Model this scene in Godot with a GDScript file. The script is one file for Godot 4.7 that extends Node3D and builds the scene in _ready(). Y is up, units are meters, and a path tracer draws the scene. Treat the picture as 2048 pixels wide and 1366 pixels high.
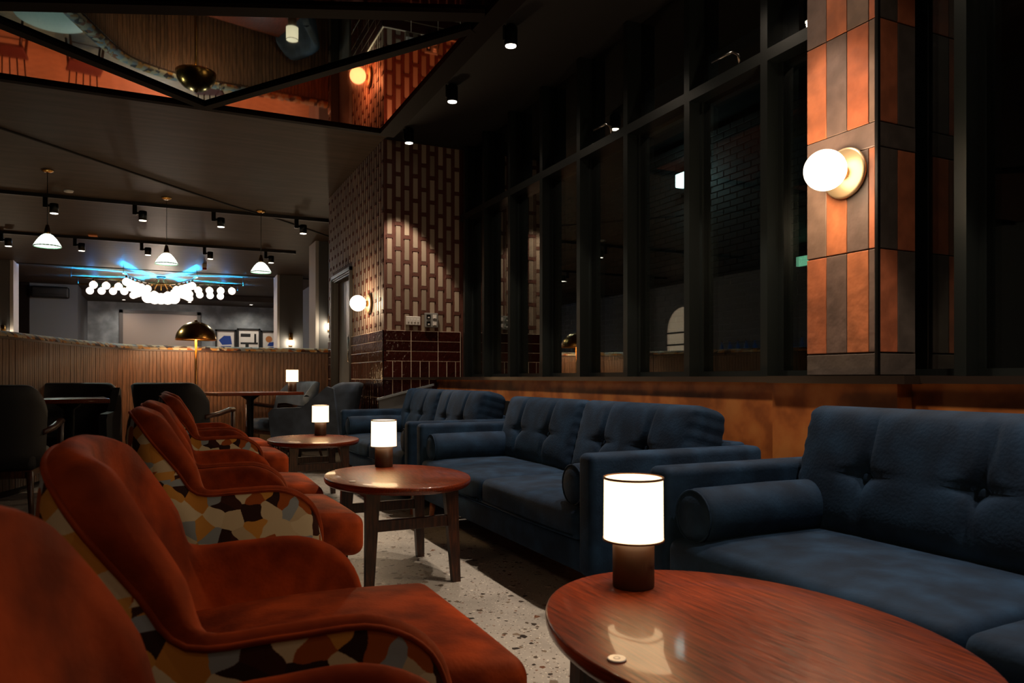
extends Node3D
# Lounge bar at night: camera, light and exposure first, then the structure, then the furniture, small things last.

var T := Transform3D()      # applied to every vertex added
var mats := {}
var names := {}
var rng := RandomNumberGenerator.new()

# ------------------------------------------------------------------ mesh helpers
func S() -> SurfaceTool:
	var st := SurfaceTool.new()
	st.begin(Mesh.PRIMITIVE_TRIANGLES)
	return st

func done(st: SurfaceTool) -> ArrayMesh:
	st.generate_normals()
	st.index()
	return st.commit()

func flat(st: SurfaceTool) -> void:
	st.set_smooth_group(-1)

func smooth(st: SurfaceTool) -> void:
	st.set_smooth_group(0)

func tri(st: SurfaceTool, a: Vector3, b: Vector3, c: Vector3) -> void:   # counter-clockwise seen from outside
	st.add_vertex(T * a)
	st.add_vertex(T * c)
	st.add_vertex(T * b)

func quad(st: SurfaceTool, a: Vector3, b: Vector3, c: Vector3, d: Vector3) -> void:
	tri(st, a, b, c)
	tri(st, a, c, d)

func box(st: SurfaceTool, lo: Vector3, hi: Vector3) -> void:
	flat(st)
	var p = func(x, y, z): return Vector3(hi.x if x else lo.x, hi.y if y else lo.y, hi.z if z else lo.z)
	quad(st, p.call(0,0,1), p.call(1,0,1), p.call(1,1,1), p.call(0,1,1))
	quad(st, p.call(1,0,0), p.call(0,0,0), p.call(0,1,0), p.call(1,1,0))
	quad(st, p.call(1,0,1), p.call(1,0,0), p.call(1,1,0), p.call(1,1,1))
	quad(st, p.call(0,0,0), p.call(0,0,1), p.call(0,1,1), p.call(0,1,0))
	quad(st, p.call(0,1,1), p.call(1,1,1), p.call(1,1,0), p.call(0,1,0))
	quad(st, p.call(0,0,0), p.call(1,0,0), p.call(1,0,1), p.call(0,0,1))

# a box with rounded edges; mids subdivides the flat part of each axis; fn bends the points
func rbox(st: SurfaceTool, c: Vector3, s: Vector3, r: float, k := 2, mids := Vector3i.ONE, fn = null) -> void:
	if k == 1: flat(st)
	else: smooth(st)
	var h: Vector3 = s / 2.0
	var lists := []
	for ax in 3:
		var l := []
		for i in k + 1: l.append(-h[ax] + r * i / float(k))
		for i in range(1, mids[ax]): l.append(-h[ax] + r + (s[ax] - 2.0 * r) * i / float(mids[ax]))
		for i in k + 1: l.append(h[ax] - r + r * i / float(k))
		lists.append(l)
	var inn := h - Vector3.ONE * r
	for ax in 3:
		var u := (ax + 1) % 3
		var v := (ax + 2) % 3
		for sg in [-1.0, 1.0]:
			var rows := []
			for b in lists[v]:
				var row := []
				for a in lists[u]:
					var p := Vector3.ZERO
					p[ax] = sg * h[ax]
					p[u] = a
					p[v] = b
					var q := p.clamp(-inn, inn)
					var d := p - q
					p = q + d.normalized() * r
					if fn != null: p = fn.call(p)
					row.append(c + p)
				rows.append(row)
			for j in rows.size() - 1:
				for i in rows[0].size() - 1:
					if sg > 0: quad(st, rows[j][i], rows[j][i + 1], rows[j + 1][i + 1], rows[j + 1][i])
					else: quad(st, rows[j][i], rows[j + 1][i], rows[j + 1][i + 1], rows[j][i + 1])

# rows of points; seen from outside, along a row is to the right and the next row is above
func sheet(st: SurfaceTool, rows: Array, wrap := false) -> void:
	for j in rows.size() - 1:
		var n: int = rows[j].size()
		for i in (n if wrap else n - 1):
			var k := (i + 1) % n
			quad(st, rows[j][i], rows[j][k], rows[j + 1][k], rows[j + 1][i])

# profile of [radius, y] from bottom to top, turned round the y axis
func lathe(st: SurfaceTool, prof: Array, n := 32, c := Vector3.ZERO, sm := true) -> void:
	if sm: smooth(st)
	else: flat(st)
	var rows := []
	for p in prof:
		var row := []
		for i in n:
			var a := -TAU * i / n
			row.append(c + Vector3(cos(a) * p[0], p[1], sin(a) * p[0]))
		rows.append(row)
	sheet(st, rows, true)

func tube(st: SurfaceTool, pts: Array, r, n := 8, caps := true) -> void:
	smooth(st)
	var rows := []
	for i in pts.size():
		var t: Vector3 = (pts[mini(i + 1, pts.size() - 1)] - pts[maxi(i - 1, 0)]).normalized()
		var up := Vector3.UP if absf(t.y) < 0.95 else Vector3.RIGHT
		var a := t.cross(up).normalized()
		var b := a.cross(t).normalized()
		var rr: float = r[i] if r is Array else r
		var row := []
		for k in n:
			var an := TAU * k / n
			row.append(pts[i] + (a * cos(an) + b * sin(an)) * rr)
		rows.append(row)
	if caps:
		var f := []
		var g := []
		for k in n:
			f.append(pts[0])
			g.append(pts[-1])
		rows.push_front(f)
		rows.append(g)
	# orientation: a, b, t with a x b = -t, so rows run the other way round
	for j in rows.size() - 1:
		for i in n:
			var k := (i + 1) % n
			quad(st, rows[j][i], rows[j + 1][i], rows[j + 1][k], rows[j][k])

# polygon in the x,y plane of X, extruded from z0 to z1
func prism(st: SurfaceTool, poly: Array, z0: float, z1: float, X := Transform3D()) -> void:
	flat(st)
	var pv := PackedVector2Array(poly)
	if Geometry2D.is_polygon_clockwise(pv): pv.reverse()
	var was := T
	T = T * X
	var ix := Geometry2D.triangulate_polygon(pv)
	for i in range(0, ix.size(), 3):
		var a := pv[ix[i]]
		var b := pv[ix[i + 1]]
		var c := pv[ix[i + 2]]
		if (b - a).cross(c - a) < 0.0:
			var t := b
			b = c
			c = t
		tri(st, Vector3(a.x, a.y, z1), Vector3(b.x, b.y, z1), Vector3(c.x, c.y, z1))
		tri(st, Vector3(a.x, a.y, z0), Vector3(c.x, c.y, z0), Vector3(b.x, b.y, z0))
	for i in pv.size():
		var a := pv[i]
		var b := pv[(i + 1) % pv.size()]
		quad(st, Vector3(a.x, a.y, z0), Vector3(b.x, b.y, z0), Vector3(b.x, b.y, z1), Vector3(a.x, a.y, z1))
	T = was

func plan() -> Transform3D:      # polygon x,y -> world x,z ; extrusion upward from y = z0
	return Transform3D(Basis(Vector3(1, 0, 0), Vector3(0, 0, 1), Vector3(0, 1, 0)), Vector3.ZERO)

func planprism(st: SurfaceTool, poly: Array, y0: float, y1: float) -> void:   # poly of (x, z)
	var q := []
	for p in poly: q.append(Vector2(p.x, -p.y))
	prism(st, q, y0, y1, Transform3D(Basis(Vector3(1, 0, 0), Vector3(0, 0, -1), Vector3(0, 1, 0)), Vector3.ZERO))

func catmull(pts: Array, n: int) -> Array:
	var out := []
	var m := pts.size() - 1
	for i in n + 1:
		var t := float(i) / n * m
		var k := mini(int(t), m - 1)
		var f := t - k
		var a = pts[maxi(k - 1, 0)]
		var b = pts[k]
		var c = pts[k + 1]
		var d = pts[mini(k + 2, m)]
		out.append(0.5 * ((2.0 * b) + (c - a) * f + (2.0 * a - 5.0 * b + 4.0 * c - d) * f * f + (3.0 * b - a - 3.0 * c + d) * f * f * f))
	return out

func even(pts: Array, step: float) -> Array:      # a polyline resampled at equal steps
	var out := [pts[0]]
	var need := step
	for i in pts.size() - 1:
		var a = pts[i]
		var b = pts[i + 1]
		var l: float = a.distance_to(b)
		var at := 0.0
		while l - at >= need:
			at += need
			out.append(a.lerp(b, at / l))
			need = step
		need -= l - at
	return out

# ------------------------------------------------------------------ node helpers
func numbered(called: String) -> String:
	var n: int = names.get(called, 0)
	names[called] = n + 1
	return called if n == 0 else "%s_%03d" % [called, n]

func part(called: String, mesh: Mesh, m: Material, parent: Node, X := Transform3D()) -> MeshInstance3D:
	var o := MeshInstance3D.new()
	o.mesh = mesh
	o.material_override = m
	o.transform = X
	if parent == self: o.name = numbered(called)
	else:
		var key := str(parent.get_instance_id()) + called
		var n: int = names.get(key, 0)
		names[key] = n + 1
		o.name = called if n == 0 else "%s_%03d" % [called, n]
	parent.add_child(o, true)
	return o

func tag(o: Node, label: String, category: String, group := "") -> Node:
	o.set_meta("label", label)
	o.set_meta("category", category)
	if group: o.set_meta("group", group)
	return o

func thing(called: String, label: String, category: String, at := Vector3.ZERO, turn := 0.0, group := "") -> Node3D:
	var o := Node3D.new()
	o.name = numbered(called)
	add_child(o, true)
	o.position = at
	o.rotation.y = turn
	tag(o, label, category, group)
	return o

func structure(called: String, mesh: Mesh, m: Material, label := "", category := "") -> MeshInstance3D:
	var o := part(called, mesh, m, self)
	o.set_meta("kind", "structure")
	o.set_meta("label", label)
	o.set_meta("category", category)
	return o

func structure_node(called: String, label: String, category: String) -> Node3D:
	var o := thing(called, label, category)
	o.set_meta("kind", "structure")
	return o

func dup(src: Node3D, at: Vector3, turn: float, label: String) -> Node3D:
	var base := String(src.name)
	var rx := RegEx.create_from_string("_[0-9]{3}$")
	base = rx.sub(base, "")
	var o: Node3D = src.duplicate()
	o.name = numbered(base)
	add_child(o, true)
	o.position = at
	o.rotation.y = turn
	o.set_meta("label", label)
	return o

func boxm(lo: Vector3, hi: Vector3) -> ArrayMesh:
	var st := S()
	box(st, lo, hi)
	return done(st)

func rboxm(c: Vector3, s: Vector3, r: float, k := 1) -> ArrayMesh:
	var st := S()
	rbox(st, c, s, r, k)
	return done(st)

func at(x: float, y: float, z: float, turn := 0.0) -> Transform3D:
	return Transform3D(Basis(Vector3.UP, turn), Vector3(x, y, z))

# ------------------------------------------------------------------ materials
func ramp(stops: Array, constant := false) -> Gradient:
	var g := Gradient.new()
	var o := PackedFloat32Array()
	var c := PackedColorArray()
	for s in stops:
		o.append(s[0])
		c.append(s[1])
	g.offsets = o
	g.colors = c
	if constant: g.interpolation_mode = Gradient.GRADIENT_INTERPOLATE_CONSTANT
	return g

func noise(type: int, freq: float, octaves: int, sd: int) -> FastNoiseLite:
	var n := FastNoiseLite.new()
	n.noise_type = type
	n.frequency = freq
	n.seed = sd
	n.fractal_octaves = octaves
	n.fractal_type = FastNoiseLite.FRACTAL_FBM if octaves > 1 else FastNoiseLite.FRACTAL_NONE
	return n

func ntex(n: FastNoiseLite, size: int, stops: Array, constant := false) -> NoiseTexture2D:
	var t := NoiseTexture2D.new()
	t.width = size
	t.height = size
	t.seamless = true
	t.noise = n
	t.color_ramp = ramp(stops, constant)
	return t

func nbump(n: FastNoiseLite, size: int, k: float) -> NoiseTexture2D:
	var t := NoiseTexture2D.new()
	t.width = size
	t.height = size
	t.seamless = true
	t.as_normal_map = true
	t.bump_strength = k
	t.noise = n
	return t

func C(h: String) -> Color:
	return Color.html(h)

func M(col: Color, rough := 0.6, metal := 0.0) -> StandardMaterial3D:
	var m := StandardMaterial3D.new()
	m.albedo_color = col
	m.roughness = rough
	m.metallic = metal
	return m

func glow(col: Color, k: float, base := Color(0.9, 0.88, 0.84)) -> StandardMaterial3D:
	var m := M(base, 0.4)
	m.emission_enabled = true
	m.emission = col
	m.emission_energy_multiplier = k
	return m

func tri_tex(m: StandardMaterial3D, tex: Texture2D, scale: Vector3, world := false) -> StandardMaterial3D:
	m.albedo_texture = tex
	m.uv1_triplanar = true
	m.uv1_world_triplanar = world
	m.uv1_scale = scale
	m.uv1_triplanar_sharpness = 4.0
	return m

func normal(m: StandardMaterial3D, tex: Texture2D, k: float) -> StandardMaterial3D:
	m.normal_enabled = true
	m.normal_texture = tex
	m.normal_scale = k
	return m

func terrazzo() -> ImageTexture:
	var n := 1024
	var im := Image.create(n, n, false, Image.FORMAT_RGB8)
	var base := FastNoiseLite.new()
	base.frequency = 0.006
	base.seed = 4
	for y in n:
		for x in n:
			var v := 0.60 + 0.05 * base.get_noise_2d(x, y)
			im.set_pixel(x, y, Color(v, v * 0.975, v * 0.94))
	var r := RandomNumberGenerator.new()
	r.seed = 11
	var cols := [Color(0.20, 0.17, 0.15), Color(0.30, 0.26, 0.22), Color(0.42, 0.37, 0.32), Color(0.14, 0.11, 0.10), Color(0.78, 0.76, 0.72), Color(0.38, 0.24, 0.17)]
	for i in 5200:
		var rad := r.randf_range(1.2, 3.2)
		if i % 9 == 0: rad = r.randf_range(3.5, 8.0)
		if i % 45 == 0: rad = r.randf_range(9.0, 17.0)
		var col: Color = cols[r.randi() % cols.size()]
		if rad < 3.0 and r.randf() < 0.5: col = cols[4]
		var cx := r.randi() % n
		var cy := r.randi() % n
		var sides := []
		for k in 5:
			var a := TAU * (k + r.randf_range(-0.3, 0.3)) / 5.0
			sides.append(Vector3(cos(a), sin(a), rad * r.randf_range(0.45, 1.0)))
		var e := int(rad * 1.4) + 1
		for y in range(-e, e + 1):
			for x in range(-e, e + 1):
				var inside := true
				for s in sides:
					if x * s.x + y * s.y > s.z:
						inside = false
						break
				if inside: im.set_pixel(posmod(cx + x, n), posmod(cy + y, n), col)
	return ImageTexture.create_from_image(im)

func make_materials() -> void:
	var simplex := FastNoiseLite.TYPE_SIMPLEX_SMOOTH
	var fine := nbump(noise(simplex, 0.12, 3, 3), 512, 6.0)
	var lumps := nbump(noise(simplex, 0.012, 3, 8), 512, 4.0)
	# velvet
	var o := M(Color(0.60, 0.235, 0.075), 0.75)
	tri_tex(o, ntex(noise(simplex, 0.008, 4, 21), 512, [[0.2, Color(0.62, 0.58, 0.56)], [0.55, Color(0.84, 0.83, 0.82)], [0.85, Color(1, 1, 1)]]), Vector3(1.3, 1.3, 1.3))
	normal(o, fine, 0.06)
	o.rim_enabled = true
	o.rim = 0.5
	o.rim_tint = 0.95
	o.metallic_specular = 0.25
	mats.rust = o
	var b := M(Color(0.090, 0.185, 0.290), 0.8)
	tri_tex(b, ntex(noise(simplex, 0.009, 4, 22), 512, [[0.2, Color(0.66, 0.66, 0.68)], [0.6, Color(0.85, 0.85, 0.86)], [0.9, Color(1, 1, 1)]]), Vector3(1.2, 1.2, 1.2))
	normal(b, fine, 0.06)
	b.rim_enabled = true
	b.rim = 0.5
	b.rim_tint = 0.9
	b.metallic_specular = 0.25
	mats.blue = b
	var d := M(Color.WHITE, 0.75)
	tri_tex(d, ntex(noise(simplex, 0.01, 3, 23), 256, [[0.2, C("363f4c")], [0.8, C("475365")]]), Vector3(1.5, 1.5, 1.5))
	d.metallic_specular = 0.3
	mats.slate = d
	var ld := M(C("14181f"), 0.7)
	normal(ld, fine, 0.04)
	ld.uv1_triplanar = true
	mats.dark_leather = ld
	# patterned upholstery: broken shapes like cut stone
	var cell := noise(FastNoiseLite.TYPE_CELLULAR, 0.021, 1, 5)
	cell.cellular_return_type = FastNoiseLite.RETURN_CELL_VALUE
	cell.cellular_jitter = 0.95
	cell.domain_warp_enabled = true
	cell.domain_warp_fractal_type = FastNoiseLite.DOMAIN_WARP_FRACTAL_NONE
	cell.domain_warp_amplitude = 22.0
	cell.domain_warp_frequency = 0.02
	var pal := [[0.0, C("b3a387")], [0.1, C("26100d")], [0.24, C("7d858c")], [0.38, C("b07c38")], [0.5, C("a8977c")], [0.6, C("8a4519")], [0.71, C("b8aa8f")], [0.80, C("33160f")], [0.88, C("8d949a")], [0.94, C("a8702c")]]
	var pt := M(Color.WHITE, 0.8)
	tri_tex(pt, ntex(cell, 1024, pal, true), Vector3(0.85, 0.85, 0.85))
	normal(pt, fine, 0.06)
	mats.pattern = pt
	var pc := M(Color.WHITE, 0.8)
	pc.albedo_texture = pt.albedo_texture
	pc.uv1_scale = Vector3(0.85, 0.85, 0.85)
	pc.metallic_specular = 0.3
	mats.pattern_cloth = pc
	# woods
	var grain := noise(simplex, 0.02, 5, 31)
	var tw := M(Color.WHITE, 0.4)
	tri_tex(tw, ntex(grain, 1024, [[0.12, C("3d1406")], [0.35, C("5a2008")], [0.6, C("6b280b")], [0.85, C("7a310f")]]), Vector3(5.0, 5.0, 0.30))
	var twb := nbump(noise(simplex, 0.05, 4, 32), 512, 5.0)
	normal(tw, twb, 0.12)
	tw.metallic_specular = 0.35
	tw.clearcoat_enabled = true
	tw.clearcoat = 0.6
	tw.clearcoat_roughness = 0.07
	mats.table_wood = tw
	var lw := M(Color.WHITE, 0.4)
	tri_tex(lw, ntex(grain, 512, [[0.2, C("24100a")], [0.8, C("4a2615")]]), Vector3(5, 0.7, 5))
	mats.leg_wood = lw
	var pale := M(Color.WHITE, 0.45)
	tri_tex(pale, ntex(grain, 512, [[0.2, C("6a3a1c")], [0.8, C("8f5730")]]), Vector3(5, 0.7, 5))
	mats.warm_wood = pale
	for i in 3:
		var sw := M(Color.WHITE, 0.5)
		var k: float = [0.84, 0.92, 0.98][i]
		tri_tex(sw, ntex(noise(simplex, 0.02, 4, 40 + i), 256, [[0.2, C("543826") * k], [0.8, C("745039") * k]]), Vector3(5, 0.8, 5))
		mats["slat%d" % i] = sw
	mats.slat_back = M(C("20120b"), 0.8)
	# walls and ceilings
	var gr := M(Color.WHITE, 0.6)
	tri_tex(gr, ntex(noise(simplex, 0.01, 5, 51), 512, [[0.2, C("686c70")], [0.5, C("7c8185")], [0.8, C("92979b")]]), Vector3(0.35, 0.35, 0.35), true)
	mats.plaster = gr
	mats.grey_wall = M(C("585b60"), 0.7)
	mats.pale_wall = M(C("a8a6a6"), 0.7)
	var ce := M(Color.WHITE, 0.55)
	tri_tex(ce, ntex(noise(simplex, 0.012, 4, 52), 512, [[0.2, C("30271f")], [0.8, C("3d322a")]]), Vector3(0.15, 0.15, 1.2), true)
	ce.metallic_specular = 0.25
	mats.ceiling = ce
	mats.black = M(C("0d0c0c"), 0.5)
	mats.soffit = M(C("0c0a09"), 0.8)
	mats.seam = M(C("141110"), 0.8)
	mats.metal_black = M(C("101112"), 0.35, 0.6)
	mats.window_frame = M(C("1c2121"), 0.32, 0.35)
	mats.chrome = M(C("b8b8b8"), 0.2, 1.0)
	mats.brass = M(C("b88a4a"), 0.22, 1.0)
	mats.pale_brass = M(C("cdb591"), 0.38, 1.0)
	mats.dark_brass = M(C("7d5a2a"), 0.25, 1.0)
	var brown := M(Color.WHITE, 0.6)
	tri_tex(brown, ntex(noise(simplex, 0.01, 4, 53), 512, [[0.2, C("94501c")], [0.5, C("b3662a")], [0.85, C("c07838")]]), Vector3(0.9, 0.9, 0.9), true)
	mats.tan_panel = brown
	mats.ledge = M(C("2a211d"), 0.35)
	mats.terracotta_ground = M(C("4c2314"), 0.75)
	mats.terracotta_ground.uv1_triplanar = true
	normal(mats.terracotta_ground, lumps, 0.4)
	var k2 := [C("8f8070"), C("827464"), C("9a8a78")]
	for i in 3: mats["slip%d" % i] = M(k2[i], 0.55)
	for i in 3:
		var gt := M([C("32120d"), C("3a1610"), C("2b0f0b")][i], 0.12)
		gt.uv1_triplanar = true
		gt.uv1_scale = Vector3(2.4, 2.4, 2.4)
		gt.uv1_world_triplanar = true
		normal(gt, lumps, 0.9)
		mats["glaze%d" % i] = gt
	mats.grout = M(C("d2c2ae"), 0.8)
	mats.grout_dark = M(C("2a1a13"), 0.8)
	var ct := [C("9a5a3c"), C("a4623f"), C("935236"), C("6b574c"), C("604f49"), C("48403c")]
	for i in 6:
		var c := M(Color.WHITE, 0.5)
		tri_tex(c, ntex(noise(simplex, 0.01, 4, 60 + i), 256, [[0.2, ct[i] * 0.9], [0.8, ct[i] * 1.08]]), Vector3(2.5, 2.5, 2.5), true)
		normal(c, lumps, 0.35)
		mats["clay%d" % i] = c
	var fl := M(Color.WHITE, 0.38)
	tri_tex(fl, terrazzo(), Vector3(0.8, 0.8, 0.8), true)
	mats.terrazzo = fl
	# mirrors, glass
	mats.mirror_grey = M(Color(0.42, 0.50, 0.54), 0.02, 1.0)
	mats.mirror_copper = M(Color(0.82, 0.37, 0.0), 0.03, 1.0)
	mats.mirror_dark = M(Color(0.50, 0.24, 0.16), 0.04, 1.0)
	mats.trim_brown = M(C("120b08"), 0.7)
	mats.trim_brown.metallic_specular = 0.2
	var gl := M(Color(0.94, 0.98, 0.97, 0.0), 0.0)
	gl.refraction_enabled = true
	gl.refraction_scale = 0.1
	mats.glass = gl
	# lamps
	mats.shade = glow(Color(1.0, 0.86, 0.66), 2.6)
	mats.globe = glow(Color(1.0, 0.90, 0.76), 5.0)
	mats.bulb = glow(Color(1.0, 0.93, 0.86), 2.4)
	mats.pendant = glow(Color(0.93, 1.0, 0.94), 2.4)
	mats.lens = glow(Color(1.0, 0.95, 0.88), 6.0)
	mats.warm_glass = glow(Color(1.0, 0.88, 0.70), 4.0)
	mats.blue_strip = glow(Color(0.10, 0.64, 1.0), 2000.0)
	mats.cool_lamp = glow(Color(0.85, 1.0, 1.0), 5.0)
	mats.shade_trim = M(C("5a3a22"), 0.6)
	var lb := M(C("3d2413"), 0.45)
	mats.lamp_base = lb
	mats.white_plastic = M(C("c9c5c0"), 0.4)
	mats.grey_plastic = M(C("7a7a78"), 0.4)
	mats.paper = M(C("d8d2ca"), 0.8)
	mats.ink_blue = M(C("1f3f8c"), 0.8)
	mats.ink_black = M(C("1a1a1a"), 0.8)
	mats.ink_orange = M(C("b9753f"), 0.8)
	mats.mustard = M(C("a5651f"), 0.7)
	mats.maroon = M(C("4a1812"), 0.6)
	mats.red_plastic = M(C("8c1712"), 0.4)
	mats.outer_brick = M(C("2e2624"), 0.8)
	mats.speckle = tri_tex(M(Color.WHITE, 0.4), ntex(noise(FastNoiseLite.TYPE_CELLULAR, 0.12, 1, 71), 512, [[0.0, C("b9c4b8")], [0.35, C("b9c4b8")], [0.4, C("4a4f4a")], [0.46, C("c2ccc0")]], true), Vector3(3, 3, 3))

# ------------------------------------------------------------------ lights
func omni(pos: Vector3, col: Color, e: float, size := 0.05, rng_ := 12.0, parent: Node = self) -> OmniLight3D:
	var l := OmniLight3D.new()
	l.position = pos
	l.light_color = col
	l.light_energy = e
	l.light_size = size
	l.omni_range = rng_
	l.omni_attenuation = 2.0
	l.shadow_enabled = true
	l.name = "bulb_light"
	parent.add_child(l, true)
	return l

func spot(pos: Vector3, dir: Vector3, col: Color, e: float, ang: float, size := 0.03, soft := 0.6, parent: Node = self) -> SpotLight3D:
	var l := SpotLight3D.new()
	var up := Vector3.UP if absf(dir.normalized().y) < 0.95 else Vector3.RIGHT
	l.transform = Transform3D(Basis.looking_at(dir, up), pos)
	l.light_color = col
	l.light_energy = e
	l.spot_angle = ang
	l.spot_angle_attenuation = soft
	l.light_size = size
	l.spot_range = 14.0
	l.spot_attenuation = 2.0
	l.shadow_enabled = true
	l.name = "spot_beam"
	parent.add_child(l, true)
	return l

func _ready() -> void:
	# camera
	var cam := Camera3D.new()
	cam.name = "camera"
	cam.position = Vector3(0, 0.95, 0)
	cam.rotation_degrees.y = -25.25
	cam.set_frustum(0.05 * 1366.0 / 1480.0, Vector2(0, 0.05 * 72.0 / 1480.0), 0.05, 120.0)
	var lens := CameraAttributesPhysical.new()
	lens.frustum_near = 0.05
	lens.frustum_far = 120.0
	lens.frustum_focal_length = 24.0
	lens.exposure_aperture = 7.0
	lens.frustum_focus_distance = 4.2
	cam.attributes = lens
	add_child(cam)
	cam.current = true
	# night outside, exposure
	var env := Environment.new()
	env.background_mode = Environment.BG_COLOR
	env.background_color = Color(0.012, 0.02, 0.026)
	env.tonemap_mode = Environment.TONE_MAPPER_LINEAR
	env.tonemap_exposure = 1.0
	env.sdfgi_enabled = true
	env.ssao_enabled = true
	env.ssil_enabled = true
	var we := WorldEnvironment.new()
	we.environment = env
	we.name = "world"
	add_child(we)
	rng.seed = 7
	make_materials()
	build_shell()
	build_corner_wall()
	build_windows()
	build_column()
	build_raft()
	build_partition()
	build_far_room()
	build_ceiling_lights()
	build_chandelier()
	build_sofas()
	build_tables()
	build_chairs()
	build_dining()
	build_wall_lamps()
	build_bar_side()

# ------------------------------------------------------------------ the room
func build_shell() -> void:
	structure("floor", boxm(Vector3(-6.2, -0.12, -24.6), Vector3(3.6, 0, 3.2)), mats.terrazzo, "pale grey terrazzo floor with dark stone chips", "floor")
	var sc := S()
	box(sc, Vector3(-6.2, 3.29, -7.1), Vector3(1.96, 3.45, 3.2))
	box(sc, Vector3(-6.2, 3.29, -24.6), Vector3(3.6, 3.45, -7.1))
	structure("ceiling", done(sc), mats.ceiling, "dark grey brown plaster ceiling with soft sheen", "ceiling")
	var st := S()
	box(st, Vector3(1.96, 3.29, -7.1), Vector3(3.6, 3.45, 3.2))
	structure("ceiling", done(st), mats.soffit, "black ceiling strip above the sofas and windows", "ceiling")
	st = S()
	var sp := [Vector3(-2.6, 3.285, -7.0), Vector3(-1.38, 3.285, -8.3), Vector3(-0.56, 3.285, -9.2), Vector3(0.79, 3.285, -10.66), Vector3(1.6, 3.285, -11.4), Vector3(2.6, 3.285, -12.5)]
	var cm := catmull(sp, 40)
	tube(st, cm, 0.014, 6)
	structure("trim_1", done(st), mats.seam, "thin dark seam crossing the ceiling diagonally", "trim")
	structure("trim_2", boxm(Vector3(-6.0, 3.275, -17.95), Vector3(3.4, 3.30, -17.92)), mats.seam, "thin dark joint across the far ceiling", "trim")
	structure("wall_left", boxm(Vector3(-6.2, 0, -24.6), Vector3(-6.0, 3.3, 3.2)), mats.grey_wall, "dark grey side wall of the bar room", "wall")
	structure("wall_back", boxm(Vector3(-6.2, 0, 3.0), Vector3(3.6, 3.3, 3.2)), mats.grey_wall, "dark grey wall behind the seating", "wall")
	structure("wall_far", boxm(Vector3(-6.2, 0, -24.6), Vector3(3.6, 3.3, -24.3)), mats.plaster, "mottled grey plaster wall at the far end", "wall")
	structure("wall_side", boxm(Vector3(3.4, 0, -24.4), Vector3(3.6, 3.3, -9.9)), mats.grey_wall, "grey wall beyond the brick corner", "wall")
	structure("wall_recess", boxm(Vector3(-6.1, 0, -24.3), Vector3(-1.95, 3.3, -21.6)), mats.grey_wall, "plain grey projecting wall left of the plaster wall", "wall")
	structure("trim_3", boxm(Vector3(-3.2, 0, -21.6), Vector3(-2.98, 3.3, -21.5)), mats.trim_brown, "dark brown upright beside the grey projecting wall", "trim")
	# bulkhead along the far wall
	structure("ceiling", boxm(Vector3(-1.95, 3.14, -24.3), Vector3(3.4, 3.29, -22.6)), mats.ceiling, "dark bulkhead above the far plaster wall", "ceiling")
	# window wall below the sill
	st = S()
	box(st, Vector3(2.5, 0, -7.1), Vector3(2.75, 0.93, 3.0))
	structure("wall_right", done(st), mats.tan_panel, "tan leather clad dado wall under the windows", "wall")
	structure("wall_niche", boxm(Vector3(2.42, 0, -2.45), Vector3(2.51, 0.93, -1.84)), mats.tan_panel, "tan panel projecting under the tiled column", "wall")
	st = S()
	box(st, Vector3(2.485, 0.928, -7.1), Vector3(2.95, 0.955, 3.0))
	box(st, Vector3(2.405, 0.926, -2.47), Vector3(2.7, 0.957, -1.80))
	structure("trim_4", done(st), mats.ledge, "dark window sill running along the whole window wall", "trim")
	structure("trim_5", boxm(Vector3(2.44, 0.20, -7.05), Vector3(2.5, 0.765, -4.52)), mats.black, "black radiator cover under the sill behind the farthest sofa", "trim")

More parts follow.
